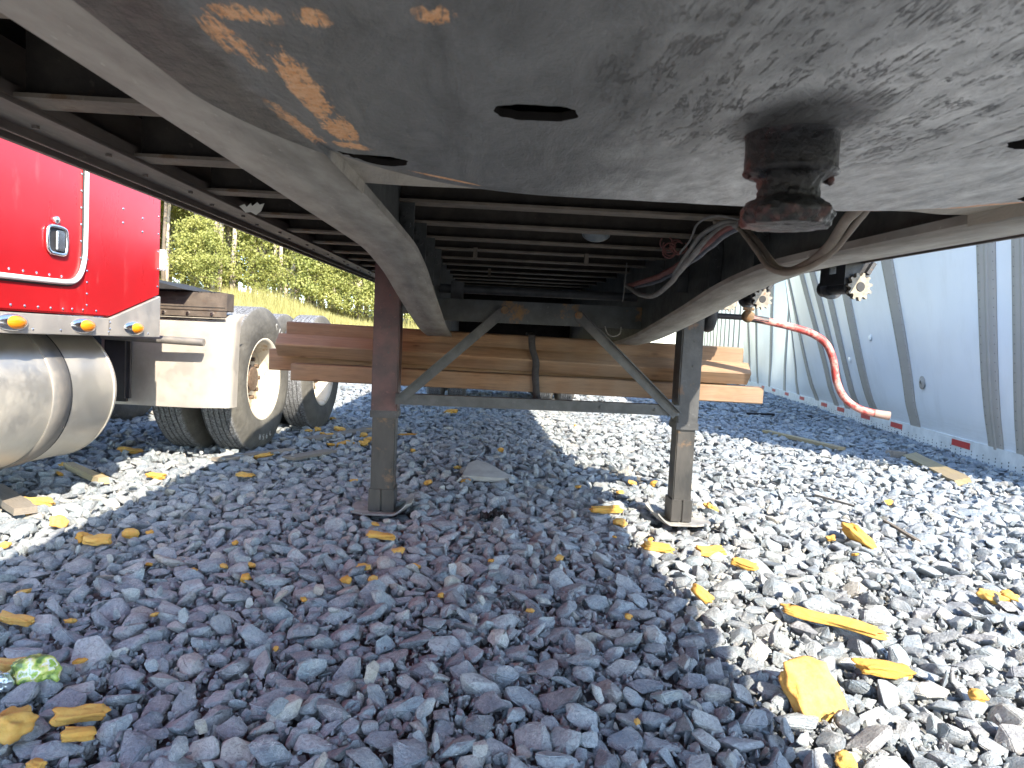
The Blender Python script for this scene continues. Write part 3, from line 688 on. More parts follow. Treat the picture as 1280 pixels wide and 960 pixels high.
# three web winches under the right rail
def winch(y, tilt, drop):
    W_ = Matrix.Translation((1.06, y, .118+drop)) @ Matrix.Rotation(tilt, 4, 'Z')
    m = MB()
    arc = [(-.045*math.cos(t)-.0, -.095-.035*math.sin(t)) for t in np.linspace(0, math.pi, 9)]
    out = [(-.05, .0)]+[(-.05*math.cos(t), -.09-.042*math.sin(t)) for t in np.linspace(0, math.pi, 11)]+[(.05, 0)]
    for (ya, yb) in ((-.07, -.064), (.064, .07)):
        n_ = len(out); vs = [(x, ya, z) for x, z in out]+[(x, yb, z) for x, z in out]
        m.add(vs, [tuple(range(n_)), tuple(range(2*n_-1, n_-1, -1))]+[(i, i+n_, (i+1) % n_+n_, (i+1) % n_) for i in range(n_)], mat=W_)
    m.box(-.05, -.045, -.064, -.02, -.085, .0, W_); m.box(-.05, -.045, .02, .064, -.085, .0, W_); m.box(-.05, -.045, -.02, .02, -.085, -.045, W_)
    m.box(-.045, .045, -.064, .064, -.006, 0, W_)
    wn = m.build('winch', MAT['winch'], T)
    RZ = Matrix.Rotation(R(90), 4, 'Z')
    MB().lathe([(.001, -.060), (.015, -.060), (.016, -.090), (.024, -.078), (.024, .10), (.030, .10), (.030, .115), (.001, .115)], 18, W_ @ Matrix.Translation((0, 0, -.092)) @ Matrix.Rotation(R(90), 4, 'Z'), smooth=False).build('winch_drum', MAT['winch'], wn)
    MB().lathe([(.0005, -.0945), (.0165, -.0945), (.0165, -.088)], 16, W_ @ Matrix.Translation((0, 0, -.092)) @ Matrix.Rotation(R(-90), 4, 'Z') @ Matrix.Diagonal((-1, 1, 1, 1)), smooth=False).build('drum_shade_disc', MAT['black'], wn)  # flat black disc, the shade of the drum's open end put in as colour
    nt_ = 11; prof2 = []
    for k in range(nt_):
        a = 2*math.pi*k/nt_; prof2 += [(.0385, a), (.050, a+.12), (.050, a+.26), (.038, a+.40)]
    n_ = len(prof2); m = MB(); vs = []
    for yy in (-.092, -.078):
        for rad in (0, 1): vs += [((p[0] if rad else .017)*math.cos(p[1]), yy, -.092+(p[0] if rad else .017)*math.sin(p[1])) for p in prof2]
    fs = []
    for i in range(n_):
        j = (i+1) % n_; fs += [(i, j, n_+j, n_+i), (2*n_+i, 3*n_+i, 3*n_+j, 2*n_+j), (n_+i, n_+j, 3*n_+j, 3*n_+i), (i, 2*n_+i, 2*n_+j, j)]
    m.add(vs, fs, mat=W_); m.build('ratchet_wheel', MAT['gear'], wn)
    MB().bar(W_ @ Vector((.03, -.082, -.045)), W_ @ Vector((.052, -.086, -.005)), .02, .014).build('pawl', MAT['winch'], wn)
for y, t_, dr in ((1.99, R(10), .0), (2.86, R(4), -.012), (3.30, R(0), -.012)): winch(y, t_, dr)

# lamp between two crossmembers, cables along the right beam
mm = MB(); vs = [];
for i in range(6):
    for k in range(16):
        th = math.pi/2*i/5; vs.append((.108+.048*math.cos(th)*math.cos(2*math.pi*k/16), 1.80+.03*math.cos(th)*math.sin(2*math.pi*k/16), .150-.028*math.sin(th)))
mm.add(vs, [(i*16+k, i*16+(k+1) % 16, (i+1)*16+(k+1) % 16, (i+1)*16+k) for i in range(5) for k in range(16)], True)
lamp = mm.build('underside_lamp', MAT['lampglass'], T)
def cable(nm, pts, r, mat, wob=.0):
    sp = spline(pts, 8); sp = [p+Vector((mnoise.noise(p*9), mnoise.noise(p*9+Vector((5, 0, 0))), mnoise.noise(p*9+Vector((0, 7, 0)))))*wob for p in sp]
    return MB().tube(sp, r, 10).build(nm, mat, T)
cable('air_hose', [(.302, .44, .05), (.302, .46, .03), (.307, .50, .019), (.321, .55, .012), (.334, .62, -.01), (.336, .68, -.032), (.327, .74, -.044), (.312, .78, -.037), (.302, .82, -.006), (.297, .87, .028), (.293, .92, .054), (.284, .97, .073), (.275, 1.05, .085)], .0088, MAT['hose_tan'], .002)
cable('air_hose', [(.310, .44, .06), (.314, .46, .028), (.324, .50, .016), (.337, .56, .004), (.342, .62, -.018), (.328, .67, -.042), (.306, .71, -.050), (.291, .76, -.038), (.287, .82, -.002), (.284, .88, .035), (.286, .95, .065), (.27, 1.05, .09)], .0055, MAT['hose_tan'], .002)
cable('electric_cable', [(.288, .93, .066), (.276, 1.0, .071), (.282, 1.15, .057), (.302, 1.35, .032), (.32, 1.55, .003), (.341, 1.75, -.021), (.332, 1.9, -.042), (.322, 2.05, -.03), (.311, 2.15, -.008), (.318, 2.3, .016)], .0085, MAT['hose_grey'], .002)
cable('electric_cable', [(.288, .93, .070), (.272, 1.0, .080), (.272, 1.15, .072), (.292, 1.35, .042), (.315, 1.55, .010)], .006, MAT['hose_grey'], .002)
cable('red_air_hose', [(.292, .93, .071), (.277, 1.0, .061), (.294, 1.2, .050), (.314, 1.45, .035), (.330, 1.8, .020), (.325, 2.05, .016), (.32, 2.28, .012)], .0095, MAT['hose_red'], .002)
cable('blue_air_hose', [(.292, .93, .063), (.277, 1.0, .052), (.30, 1.2, .040), (.32, 1.45, .024), (.336, 1.8, .006), (.330, 2.05, .004), (.322, 2.28, .004)], .006, MAT['hose_blue'], .003)
cable('electric_cable', [(.288, .93, .075), (.26, 1.0, .095), (.255, 1.1, .10), (.27, 1.25, .07), (.29, 1.4, .05)], .003, MAT['hose_grey'], .006)
cable('cable_tie', [(.318, 2.32, .11), (.315, 2.32, .02), (.310, 2.32, -.05)], .002, MAT['hose_grey'])
cable('loose_wire', [(.30, 2.66, -.15), (.315, 2.66, -.185), (.345, 2.66, -.195), (.37, 2.66, -.18), (.375, 2.66, -.15)], .003, MAT['hose_grey'])
m = MB(); rr = random.Random(4)
for k in range(7):
    c_ = Vector((.33+rr.uniform(-.025, .025), 1.65+rr.uniform(-.03, .03), .095+rr.uniform(-.02, .02))); a = rr.uniform(0, 3)
    m.tube([c_+Vector((.02*math.cos(a+t), 0, .02*math.sin(a+t))) for t in np.linspace(0, 5, 12)], .0025, 6)
m.build('wire_coil', MAT['hose_red'], T)
for (x, y, nm) in ((-.30, 2.22, 'pipe_clip'), (.14, 2.24, 'pipe_clip'), (-.24, 3.2, 'pipe_clip')):
    MB().box(x-.008, x+.008, y-.01, y+.01, .085, .129).build(nm, MAT['cross'], T)
# tandem axle group of the same trailer, far back
def tyre_geo(rad=.5, wid=.27):
    p = [(.285, .03), (.30, .012), (.33, .006), (.39, .0), (.44, .006), (.475, .022), (rad-.012, .034), (rad, .046)]
    tread = []
    for k in range(5):
        a = .046+(wid-.092)*k/5; b = .046+(wid-.092)*(k+1)/5; tread += [(rad, a+.004), (rad, b-.006), (rad-.012, b-.003), (rad-.012, b+.001)]
    p += tread+[(rad, wid-.046)]+[(r, wid-x) for r, x in reversed(p[:-1])]
    return p
def tyre_mesh(rad=.5, wid=.27, n=72):
    prof = tyre_geo(rad, wid); m = MB().lathe([(r, -x) for r, x in prof], n); me = m.mesh('tyre')
    bm = bmesh.new(); bm.from_mesh(me); bmesh.ops.recalc_face_normals(bm, faces=bm.faces); bm.to_mesh(me); bm.free()
    a = me.attributes.new('tread', 'FLOAT', 'POINT'); a.data.foreach_set('value', [1.0 if math.hypot(v.co.y, v.co.z) > rad-.02 and .04 < -v.co.x < wid-.04 else 0.0 for v in me.vertices])
    me.polygons.foreach_set('use_smooth', [True]*len(me.polygons))
    try: me.set_sharp_from_angle(angle=R(38))
    except Exception: pass
    me.materials.append(MAT['tyre']); return me
TY = tyre_mesh(.518, .275); TYs = tyre_mesh(.5, .25, 40)
for y in (9.6, 10.9):
    MB().tube([(-.9, y, -.75), (.9, y, -.75)], .065, 12).build('axle', MAT['dark'], T)
    for s in (-1, 1):
        for dx in (.92, .62):
            o = bpy.data.objects.new('tyre', TYs); COL.objects.link(o); o.parent = T; o.location = (s*dx+(.125), y, -.75)
    for x in (-.53, .43): MB().box(x, x+.1, y-.5, y+.5, -.6, -.265).build('suspension_hanger', MAT['dark'], T)
# torn scrap caught on a left crossmember
m = MB(); out = [(0, 0), (.02, .014), (.03, .004), (.045, .024), (.052, .012), (.07, .034), (.082, .026), (.10, .036), (.092, .0), (.075, -.022), (.05, -.014), (.03, -.022), (.012, -.008)]
n_ = len(out); vs = [(x, 0, z) for x, z in out]+[(x, .003, z) for x, z in out]
m.add(vs, [tuple(range(n_)), tuple(range(2*n_-1, n_-1, -1))]+[(i, i+n_, (i+1) % n_+n_, (i+1) % n_) for i in range(n_)])
sc = m.build('torn_scrap', MAT['paper']); sc.location = (-.685, 1.985, 1.180); sc.rotation_euler = (0, R(8), R(12)); sc.scale = (.62, 1, .62)
tag(sc, 'torn white wrapping scrap caught between the crossmembers by the left side rail', 'scrap')

# ---------------------------------------------------------------- red truck
TRK = tag(empty('red_truck', (-1.567, 5.15, 0), (0, 0, -R(5.5))), 'red highway truck with white door trim, fuel tank and amber lamps left of the trailer', 'truck')
K = TRK
# sleeper body: side skin with cut lower rear corner
m = MB(); zt = 3.0; out = [(-1.372, 1.017), (-1.783, .886), (-4.6, .872), (-4.6, zt), (-1.372, zt)]
n_ = len(out); vs = [(-.012, y, z) for y, z in out]+[(-2.3, y, z) for y, z in out]
m.add(vs, [tuple(range(n_)), tuple(range(2*n_-1, n_-1, -1))]+[(i, i+n_, (i+1) % n_+n_, (i+1) % n_) for i in range(n_)])
body = m.build('sleeper_body', MAT['red'], K, bevel=.008)
m = MB().box(-.0118, -.009, -1.956, -1.372, .90, zt); # overlapping rear skin panel, edge proud of the front skin
m = MB(); o2 = [(-1.374, 1.020), (-1.775, .892), (-1.953, .892), (-1.953, zt-.01), (-1.374, zt-.01)]; n_ = 5
vs = [(-.0085, y, z) for y, z in o2]+[(-.0115, y, z) for y, z in o2]
m.add(vs, [tuple(range(n_)), tuple(range(2*n_-1, n_-1, -1))]+[(i, i+n_, (i+1) % n_+n_, (i+1) % n_) for i in range(n_)]); m.build('rear_skin_panel', MAT['red'], K)
m = MB(); o3 = [(-1.370, .797), (-1.370, 1.012), (-1.785, .880), (-4.6, .866), (-4.6, .793)]; n_ = 5
vs = [(.0, y, z) for y, z in o3]+[(-.05, y, z) for y, z in o3]
m.add(vs, [tuple(range(n_)), tuple(range(2*n_-1, n_-1, -1))]+[(i, i+n_, (i+1) % n_+n_, (i+1) % n_) for i in range(n_)]); strip = m.build('side_trim_panel', MAT['stainless'], K, bevel=.003)
MB().box(.0, .0012, -1.80, -1.797, .80, .872).build('trim_joint', MAT['black'], strip)
MB().box(-2.28, -.06, -4.6, -1.40, .80, .865).build('cab_floor', MAT['frame_dark'], K)
# door trim curve
pp = [(0, -1.962, 2.6), (0, -1.962, 2.0), (0, -1.962, 1.5), (0, -1.964, 1.22), (0, -1.968, 1.14), (0, -1.985, 1.075), (0, -2.02, 1.035), (0, -2.07, 1.02), (0, -2.2, 1.015), (0, -2.5, 1.010), (0, -3.1, 1.0), (0, -3.6, .995)]
tr = MB().tube([Vector((p.x-.006, p.y, p.z)) for p in spline(pp, 6)], .0115, 10).build('door_trim', MAT['trim'], K)
MB().tube([Vector((p.x-.0135, p.y-.004, p.z-.008)) for p in spline(pp, 6)], .0115, 8).build('door_seal', MAT['black'], tr)
# paddle handle
h = MB(); y0_, y1_, z0_, z1_ = -2.196, -2.086, 1.130, 1.238
h.tube(spline([(-.004, y0_+.02, z0_), (-.004, y1_-.02, z0_), (-.004, y1_, z0_+.02), (-.004, y1_, z1_-.02), (-.004, y1_-.02, z1_), (-.004, y0_+.02, z1_), (-.004, y0_, z1_-.02), (-.004, y0_, z0_+.02), (-.004, y0_+.02, z0_)], 4), .0075, 8)
hd = h.build('door_handle', MAT['chrome'], K)
MB().box(-.0112, -.0075, y0_+.006, y1_-.006, z0_+.006, z1_-.006).build('handle_recess', MAT['black'], hd)
MB().box(-.0074, .004, y0_+.045, y1_-.014, z0_+.012, z1_-.012).build('handle_paddle', MAT['chrome'], hd, bevel=.005)
MB().lathe([(.0005, .006), (.013, .005), (.015, .0), (.015, -.012)], 18, Matrix.Translation((-.006, -2.142, 1.268))).build('door_lock', MAT['chrome'], K)
# rivets on the skin
rv = MB()
def rivet(mb, x, y, z, r=.0055): mb.lathe([(.0003, .003), (r*.7, .0022), (r, 0)], 8, Matrix.Translation((x, y, z)))
for z in np.arange(1.06, 2.5, .072): rivet(rv, -.011, -1.985, z)
for y in np.arange(-3.4, -2.06, .072): rivet(rv, -.011, y, 1.040); rivet(rv, -.011, y+.01, .905)
for z in np.arange(.93, 1.25, .05): rivet(rv, -.0085, -1.945, z)
for y in (-2.04, -1.97, -1.88): rivet(rv, -.008, y, .908)
for z in np.arange(1.06, 2.5, .09): rivet(rv, -.0085, -1.388, z)
for (y, z) in ((-1.69, 1.40), (-1.69, 1.335), (-1.53, 1.385), (-1.53, 1.318)): rivet(rv, -.0085, y, z, .007)
for y in np.arange(-3.4, -1.45, .16): rivet(rv, .0, y, .815)
for z in (.86, .83): rivet(rv, .0, -1.79, z)
tag(rv.build('rivets', MAT['chrome'], K), kind='stuff')
# amber marker lamps
def dome(mb, cx_, cy_, cz, ry, rz, rx, n=20, k=5):
    vs = []
    for i in range(k+1):
        th = math.pi/2*i/k
        for j in range(n):
            a = 2*math.pi*j/n; vs.append((cx_+rx*math.sin(th), cy_+ry*math.cos(th)*math.cos(a), cz+rz*math.cos(th)*math.sin(a)))
    return mb.add(vs, [(i*n+j, i*n+(j+1) % n, (i+1)*n+(j+1) % n, (i+1)*n+j) for i in range(k) for j in range(n)], True)
first = None
for y in (-3.30, -2.85, -2.388, -1.975, -1.600):
    mk = dome(MB(), .0, y, .838, .082, .034, .018).build('marker_lamp', MAT['chrome'], K)
    dome(MB(), .006, y+.008, .839, .055, .027, .024).build('amber_lens', MAT['amber'], mk)
lm = MB().box(-.03, .018, -1.371, -1.345, 1.145, 1.255).build('rear_edge_lamp', MAT['greylens'], K, bevel=.006)
# fuel tank: drum with domed rear end
TR_, tz, tx = .33, .535, -.365
prof = [(.001, 0), (.10, .004), (.20, .014), (.28, .03), (.315, .052), (TR_, .085), (TR_, 1.55), (.29, 1.59), (.001, 1.62)]
Mt = Matrix.Translation((tx, -1.60, tz)) @ Matrix.Rotation(R(-90), 4, 'Z')
tank = MB().lathe([(r, x) for r, x in prof], 72, Mt).build('fuel_tank', MAT['tank'], K)
MB().lathe([(TR_-.002, .088), (TR_+.004, .090), (TR_+.004, .097), (TR_-.002, .099)], 72, Mt).build('weld_seam', MAT['tank'], tank)
for yy in (.46, 1.32):
    sb = MB().lathe([(TR_-.001, yy-.055), (TR_+.006, yy-.052), (TR_+.006, yy+.052), (TR_-.001, yy+.055)], 72, Mt).build('tank_band', MAT['strap_metal'], tank)
    MB().lathe([(TR_, yy-.066), (TR_+.004, yy-.064), (TR_+.004, yy-.056), (TR_, yy-.054)], 72, Mt).build('band_edge', MAT['black'], sb)
# frame, cross pieces, brackets
MB().box(-.86, -.78, -4.5, 2.2, .62, .88).box(-1.72, -1.64, -4.5, 2.2, .62, .88).build('frame_rail', MAT['frame_dark'], K)
MB().lathe([(.001, 0), (.09, .01), (.10, .03), (.10, .55), (.001, .58)], 24, Matrix.Translation((-.62, -1.42, .52)) @ Matrix.Rotation(R(90), 4, 'Y') @ Matrix.Translation((-.2, 0, 0))).build('air_tank', MAT['frame_dark'], K)
mf = MB().box(-.62, -.46, -.90, -.84, .40, .86).build('mud_flap', MAT['frame_dark'], K, bevel=.02)
MB().tube([(-.60, -.93, .790), (.0, -.90, .775)], .023, 16).build('support_tube', MAT['strap_metal'], K)
# deck box and tread plate
db = MB().box(-1.0, .085, -.80, -.70, .965, 1.075).build('deck_box', MAT['box'], K, bevel=.004)
MB().box(-1.0, .087, -.806, -.801, .930, .962).build('lower_flange', MAT['box'], db)
for x in (-.30, -.15, .0): MB().tube([(x, -.80, .947), (x, -.815, .947)], .010, 8).build('bolt', MAT['chrome'], db)
MB().box(-.98, .075, -.8035, -.8005, .985, .988).build('panel_edge', MAT['black'], db)
m = MB()
for i in range(26):
    for j in range(5):
        x = -.98+i*.04; y = -.79+j*.02; m.bar((x-.013, y-.013, 1.0795), (x+.013, y+.013, 1.0795), .007, .004) if (i+j) % 2 else m.bar((x-.013, y+.013, 1.0795), (x+.013, y-.013, 1.0795), .007, .004)
tag(m.build('tread_bars', MAT['black'], db), kind='stuff')
m = MB(); vs = [(-1.0, -.9, 1.078), (-.12, -.9, 1.082), (-.12, -.3, 1.082), (-1.0, -.3, 1.078), (-1.0, -.9, 1.15), (-.42, -.9, 1.15), (-.42, -.3, 1.15), (-1.0, -.3, 1.15)]
m.add(vs, [(0, 1, 2, 3), (4, 5, 6, 7), (0, 1, 5, 4), (1, 2, 6, 5), (2, 3, 7, 6), (3, 0, 4, 7)]); cw = m.build('catwalk', MAT['black'], K)
# quarter fender: flat sheet in front of the wheels that curls round the outer edge
m = MB(); prof_ = []
for t in np.linspace(0, 1, 10): prof_.append((-.70+t*.77, -.78))
for t in np.linspace(0, math.pi/2, 7)[1:]: prof_.append((.07+.05*math.sin(t), -.78+.05-.05*math.cos(t)))
prof_.append((.122, -.69)); n_ = len(prof_); rows = [(.375, 0), (.395, .0), (.60, 0), (.80, 0), (.90, .01), (.945, .05), (.958, .12)]
vs = []
for (z, dy) in rows:
    for (x, y) in prof_:
        low = max(0, (.44-z))*max(0, x+.1)*2.0
        vs.append((x+(.0 if z < .9 else -.0), y+dy-.02*sstep(.9, .375, z), z+low*.3))
vs2 = [(x-.003 if y < -.76 else x-.003, y+.004, z) for (x, y, z) in vs]; N_ = len(vs); fs = []
for j in range(len(rows)-1):
    for i in range(n_-1): a = j*n_+i; fs += [(a, a+1, a+n_+1, a+n_), (N_+a, N_+a+n_, N_+a+n_+1, N_+a+1)]
m.add(vs+vs2, fs, True); fd = m.build('quarter_fender', MAT['fender'], K)
for p in fd.data.polygons: p.use_smooth = True
# wheels: two dual sets this side, two on the far side
def wheel(x, y, flip, name='wheel'):
    # dished rim, axis along local x, outer face towards +x
    prof = [(.255, -.26), (.262, -.03), (.272, -.012), (.290, .0), (.298, -.003), (.293, -.014), (.284, -.016)]
    deep = [(.255, -.145), (.235, -.150), (.205, -.135), (.16, -.13), (.125, -.13), (.110, -.13)]
    m = MB().lathe([(r, x_) for r, x_ in prof], 60); m.lathe([(r, x_) for r, x_ in deep], 60)
    w_ = m.build(name, MAT['rim'], K)
    MB().lathe([(.112, -.129), (.098, -.12), (.085, -.085), (.075, -.08), (.001, -.079)], 32).build('hub', MAT['nut'], w_)
    w_.location = (x, y, .518); w_.rotation_euler = (0, 0, math.pi if flip else 0)
    for k in range(10):
        a = 2*math.pi*k/10; c_ = (math.cos(a)*.145, math.sin(a)*.145)
        MB().tube([(-.131, c_[0], c_[1]), (-.098, c_[0], c_[1])], .0165, 6).build('lug_nut', MAT['nut'], w_)
    for off in (0.012, -.325):
        o = bpy.data.objects.new('tyre', TY); COL.objects.link(o); o.parent = w_; o.location = (off, 0, 0); o.rotation_euler = (random.uniform(0, 3), 0, 0)
    return w_
W1 = wheel(-.012, .03, False); W2 = wheel(-.012, 1.36, False); wheel(-2.35, .03, True); wheel(-2.35, 1.36, True)
MB().tube([(-2.2, .03, .518), (-.1, .03, .518)], .09, 14).tube([(-2.2, 1.36, .518), (-.1, 1.36, .518)], .09, 14).build('axle', MAT['frame_dark'], K)
def letters(wheel_, txt, ang0, rad, size, step):
    for i, chx in enumerate(txt):
        cu = bpy.data.curves.new('tyre_lettering', 'FONT'); cu.body = chx; cu.size = size; cu.align_x = 'CENTER'; cu.extrude = .0015; cu.materials.append(MAT['letter'])
        to = bpy.data.objects.new('tmp', cu); me = bpy.data.meshes.new_from_object(to); bpy.data.objects.remove(to)
        o = obj('tyre_lettering', me, MAT['letter'], wheel_)
        a = ang0-i*step       # seen from +x: y to the right, z up
        # text x-axis -> tangential, text y-axis -> radial, normal -> +x
        rd = Vector((0, math.cos(a), math.sin(a))); tg = Vector((0, math.sin(a), -math.cos(a))) 
        mt = Matrix(((tg.x, rd.x, 1, .0095), (tg.y, rd.y, 0, rd.y*rad), (tg.z, rd.z, 0, rd.z*rad), (0, 0, 0, 1)))
        o.matrix_local = mt
letters(W1, 'SUM', R(66), .385, .085, R(12)); letters(W1, '295R', R(-76), .395, .06, R(8.5))

# ---------------------------------------------------------------- white box trailer on the right
WA = R(12.79)
BT = tag(empty('box_trailer', (4.208, 5.289, 0), (0, 0, -WA)), 'white box trailer with grey riveted side posts leaning over the gravel', 'trailer')
ss = np.array([-1.1, .1, .4, 2.2, 3.6, 4.3, 4.9, 5.5, 6.7, 8.2, 9.6, 11.4, 13.2, 15.5]); oo = np.array([.15, .16, .23, .46, .58, .6, .63, .65, .6, .36, -.02, .05, .18, .2])
def lean(s, z):
    a = float(np.mean([np.interp(s+d_, ss, oo) for d_ in (-.35, 0, .35)]))
    pr_ = 0 if z < .17 else .05*sstep(.17, .45, z)+.475*max(0, z-.15)
    return -a*pr_*1.0-.02*math.sin(s*2.1)*sstep(.1, .8, z)*(.5+.5*math.sin(z*2))
zs = [.13, .17, .21, .26, .32, .38, .45, .55, .7, .9, 1.1, 1.35, 1.6, 1.9, 2.3, 2.9]
posts = [(-.55, .27), (-.02, .27), (.455, .25), (2.245, .27), (3.595, .27), (4.315, .26), (4.86, .26), (5.47, .26), (6.717, .26), (8.25, .2), (9.62, .24), (11.5, .22), (13.19, .26), (14.6, .24)]
def sheet(name, s0, s1, mat, off, parent, step=.12, thick=.006, zz=zs):
    n_ = max(1, int(math.ceil((s1-s0)/step))); vs = []
    for t in (0, 1):
        for z in zz:
            for i in range(n_+1): s = s0+(s1-s0)*i/n_; vs.append((lean(s, z)-off+t*thick, s, z))
    nn_ = n_+1; A_ = nn_*len(zz); fs = []
    for j in range(len(zz)-1):
        for i in range(n_): a = j*nn_+i; fs += [(a, a+nn_, a+nn_+1, a+1), (A_+a, A_+a+1, A_+a+nn_+1, A_+a+nn_)]
        a = j*nn_; fs += [(a, A_+a, A_+a+nn_, a+nn_)]; a = j*nn_+n_; fs += [(a, a+nn_, A_+a+nn_, A_+a)]
    return MB().add(vs, fs, True).build(name, mat, parent)
edges = sorted(posts); prev = -1.05
for k, (c_, w_) in enumerate(edges+[(15.6, .2)]):
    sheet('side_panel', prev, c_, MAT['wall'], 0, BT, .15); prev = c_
for (c_, w_) in edges:
    ps = sheet('side_post', c_-w_/2, c_+w_/2, MAT['post'], .012, BT, .07, .010)
    if c_ < 2:
        sheet('post_rib', c_-w_*.10, c_+w_*.10, MAT['post'], .0145, ps, .07, .004)
    if c_ < 7.5:
        rv = MB()
        for q in (-.40, .40):
            for z in np.arange(.13, 2.3, .075):
                s = c_+w_*q; rv.lathe([(.0003, -.003), (.003, -.002), (.0048, 0)], 6, Matrix.Translation((lean(s, z)-.0125, s, z)))
        tag(rv.build('rivets', MAT['rivet'], ps), kind='stuff')
# bottom rail, its bolt heads and reflective tape
MB().box(-.016, .05, -1.05, 15.5, .004, .172).build('bottom_rail', MAT['whiterail'], BT)
MB().box(-.03, .05, -1.05, 15.5, -.012, .0038).build('rail_lip', MAT['post'], BT)
rv = MB()
for s in np.arange(-1.0, 7.6, .11):
    for z in ((.03, .06) if int(round(s/.11)) % 2 else (.025, .055, .082)): rv.lathe([(.0003, -.004), (.005, -.003), (.0075, 0)], 6, Matrix.Translation((-.0165, s, z)))
tag(rv.build('rail_rivets', MAT['rivet'], BT), kind='stuff')
for s in (-.6, 1.10, 2.81, 3.99, 5.2, 6.2, 7.86, 9.3, 10.8, 12.3):
    MB().box(-.0205, -.0165, s-.19, s+.19, .092, .150).build('red_reflector', MAT['redtape'], BT)
    MB().box(-.020, -.0165, s+.192, s+.50, .092, .150).build('white_reflector', MAT['whiterail'], BT)
for (s, z) in ((2.20-.02+.0, .70), (1.98, .70)):
    pass
vt = MB().lathe([(.0005, -.018), (.02, -.018), (.022, -.008), (.05, -.010), (.072, -.006), (.075, 0)], 24, Matrix.Translation((lean(1.86, .66)-.004, 1.86, .66))).build('side_vent', MAT['post'], BT)
MB().lathe([(.001, -.0185), (.014, -.021), (.018, -.0182)], 12, Matrix.Translation((lean(1.86, .66)-.004, 1.86, .66))).build('vent_stud', MAT['rivet'], vt)
for (s, z) in ((5.15, .95), (4.02, .88), (3.1, 1.15)): MB().lathe([(.001, -.004), (.05, -.005), (.056, 0)], 20, Matrix.Translation((lean(s, z), s, z))).build('patch_disc', MAT['wall'], BT)
# roof, far side and ends
m = MB(); vs = []; n_ = 60
for i in range(n_+1): s = -1.05+16.55*i/n_; x = lean(s, 2.9); vs += [(x+.0, s, 2.9), (x+.0, s, 2.98), (2.45, s, 2.98), (2.45, s, .0)]
m.add(vs, [(i*4+k, i*4+k+1, i*4+k+5, i*4+k+4) for i in range(n_) for k in range(3)]); m.build('roof_and_far_side', MAT['wall'], BT)
for s in (-1.055, 15.52):
    vs = [(lean(s, z), s, z) for z in [.0]+zs]+[(2.45, s, 2.9), (2.45, s, 0)]; MB().add(vs, [tuple(range(len(vs)))]).build('end_wall', MAT['wall'], BT)

FT = tag(empty('far_box_trailer', (4.208+math.sin(WA)*16.3, 5.289+math.cos(WA)*16.3, 0), (0, 0, -WA+R(1.0))), 'second white box trailer far back, in line behind the nearer one', 'trailer')
for k in range(12):
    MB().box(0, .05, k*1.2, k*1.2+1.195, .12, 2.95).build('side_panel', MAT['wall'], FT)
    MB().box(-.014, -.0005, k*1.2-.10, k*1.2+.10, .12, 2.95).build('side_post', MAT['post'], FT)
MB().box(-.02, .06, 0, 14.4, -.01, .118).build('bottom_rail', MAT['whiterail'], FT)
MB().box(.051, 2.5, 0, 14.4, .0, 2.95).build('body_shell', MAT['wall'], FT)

# ---------------------------------------------------------------- timbers hung behind the legs
def timber(x0, x1, y, z, rot, yaw_, label, h_=.086, d_=.086, seed=0, tilt=0):
    m = MB(); L = x1-x0; n_ = 16; rr = random.Random(seed); vs = []; b_ = .005
    sec = [(-d_/2+b_, -h_/2), (d_/2-b_, -h_/2), (d_/2, -h_/2+b_), (d_/2, h_/2-b_), (d_/2-b_, h_/2), (-d_/2+b_, h_/2), (-d_/2, h_/2-b_), (-d_/2, -h_/2+b_)]
    for i in range(n_+1):
        x = -L/2+L*i/n_; bow = .006*math.sin(i/n_*3+seed)
        for (a, b) in sec: vs.append((x, a+bow+rr.uniform(-.0006, .0006), b+.4*bow+rr.uniform(-.0006, .0006)))
    fs = [(i*8+k, i*8+(k+1) % 8, (i+1)*8+(k+1) % 8, (i+1)*8+k) for i in range(n_) for k in range(8)]+[tuple(range(8)), tuple(range(n_*8+7, n_*8-1, -1))]
    o = m.add(vs, fs).build('timber', MAT['wood']); o.data.materials.append(MAT['endgrain'])
    for p in o.data.polygons:
        if abs(p.normal.x) > .9: p.material_index = 1
    o.location = ((x0+x1)/2, y, z); o.rotation_euler = (rot, tilt, yaw_); return tag(o, label, 'timber', 'timbers strapped under the trailer')
timber(-.975, 1.451, 3.665, .646, R(2), R(0), 'lowest front timber of the strapped bundle, reaching farthest right', seed=1, tilt=.006)
timber(-1.05, 1.375, 3.66, .768, R(42), R(0), 'timber turned on its edge in the middle of the strapped bundle', seed=2, tilt=.014)
timber(-1.02, 1.36, 3.735, .853, R(3), R(0), 'top timber of the strapped bundle under the trailer', seed=3, tilt=.012)
timber(-1.115, 1.30, 3.775, .706, R(0), R(0), 'back timber of the strapped bundle, sticking out farthest left', seed=4, tilt=.006, h_=.11)
timber(-1.00, 1.33, 3.80, .80, R(0), R(0), 'rear upper timber hidden behind the top of the bundle', seed=6, tilt=.012, h_=.07)
m = MB(); loop = [(.235, 3.60, .895), (.240, 3.592, .83), (.262, 3.588, .76), (.262, 3.600, .70), (.270, 3.598, .62), (.276, 3.60, .585), (.278, 3.50, .575), (.278, 3.36, .572), (.277, 3.31, .570)]
sp = spline(loop, 5); vs = []
for i, p in enumerate(sp):
    tw = .25*math.sin(i*.25); vs += [p+Vector((-.018*math.cos(tw), -.018*math.sin(tw), 0)), p+Vector((.018*math.cos(tw), .018*math.sin(tw), 0)), p+Vector((.018*math.cos(tw), .003+.018*math.sin(tw), 0)), p+Vector((-.018*math.cos(tw), .003-.018*math.sin(tw), 0))]
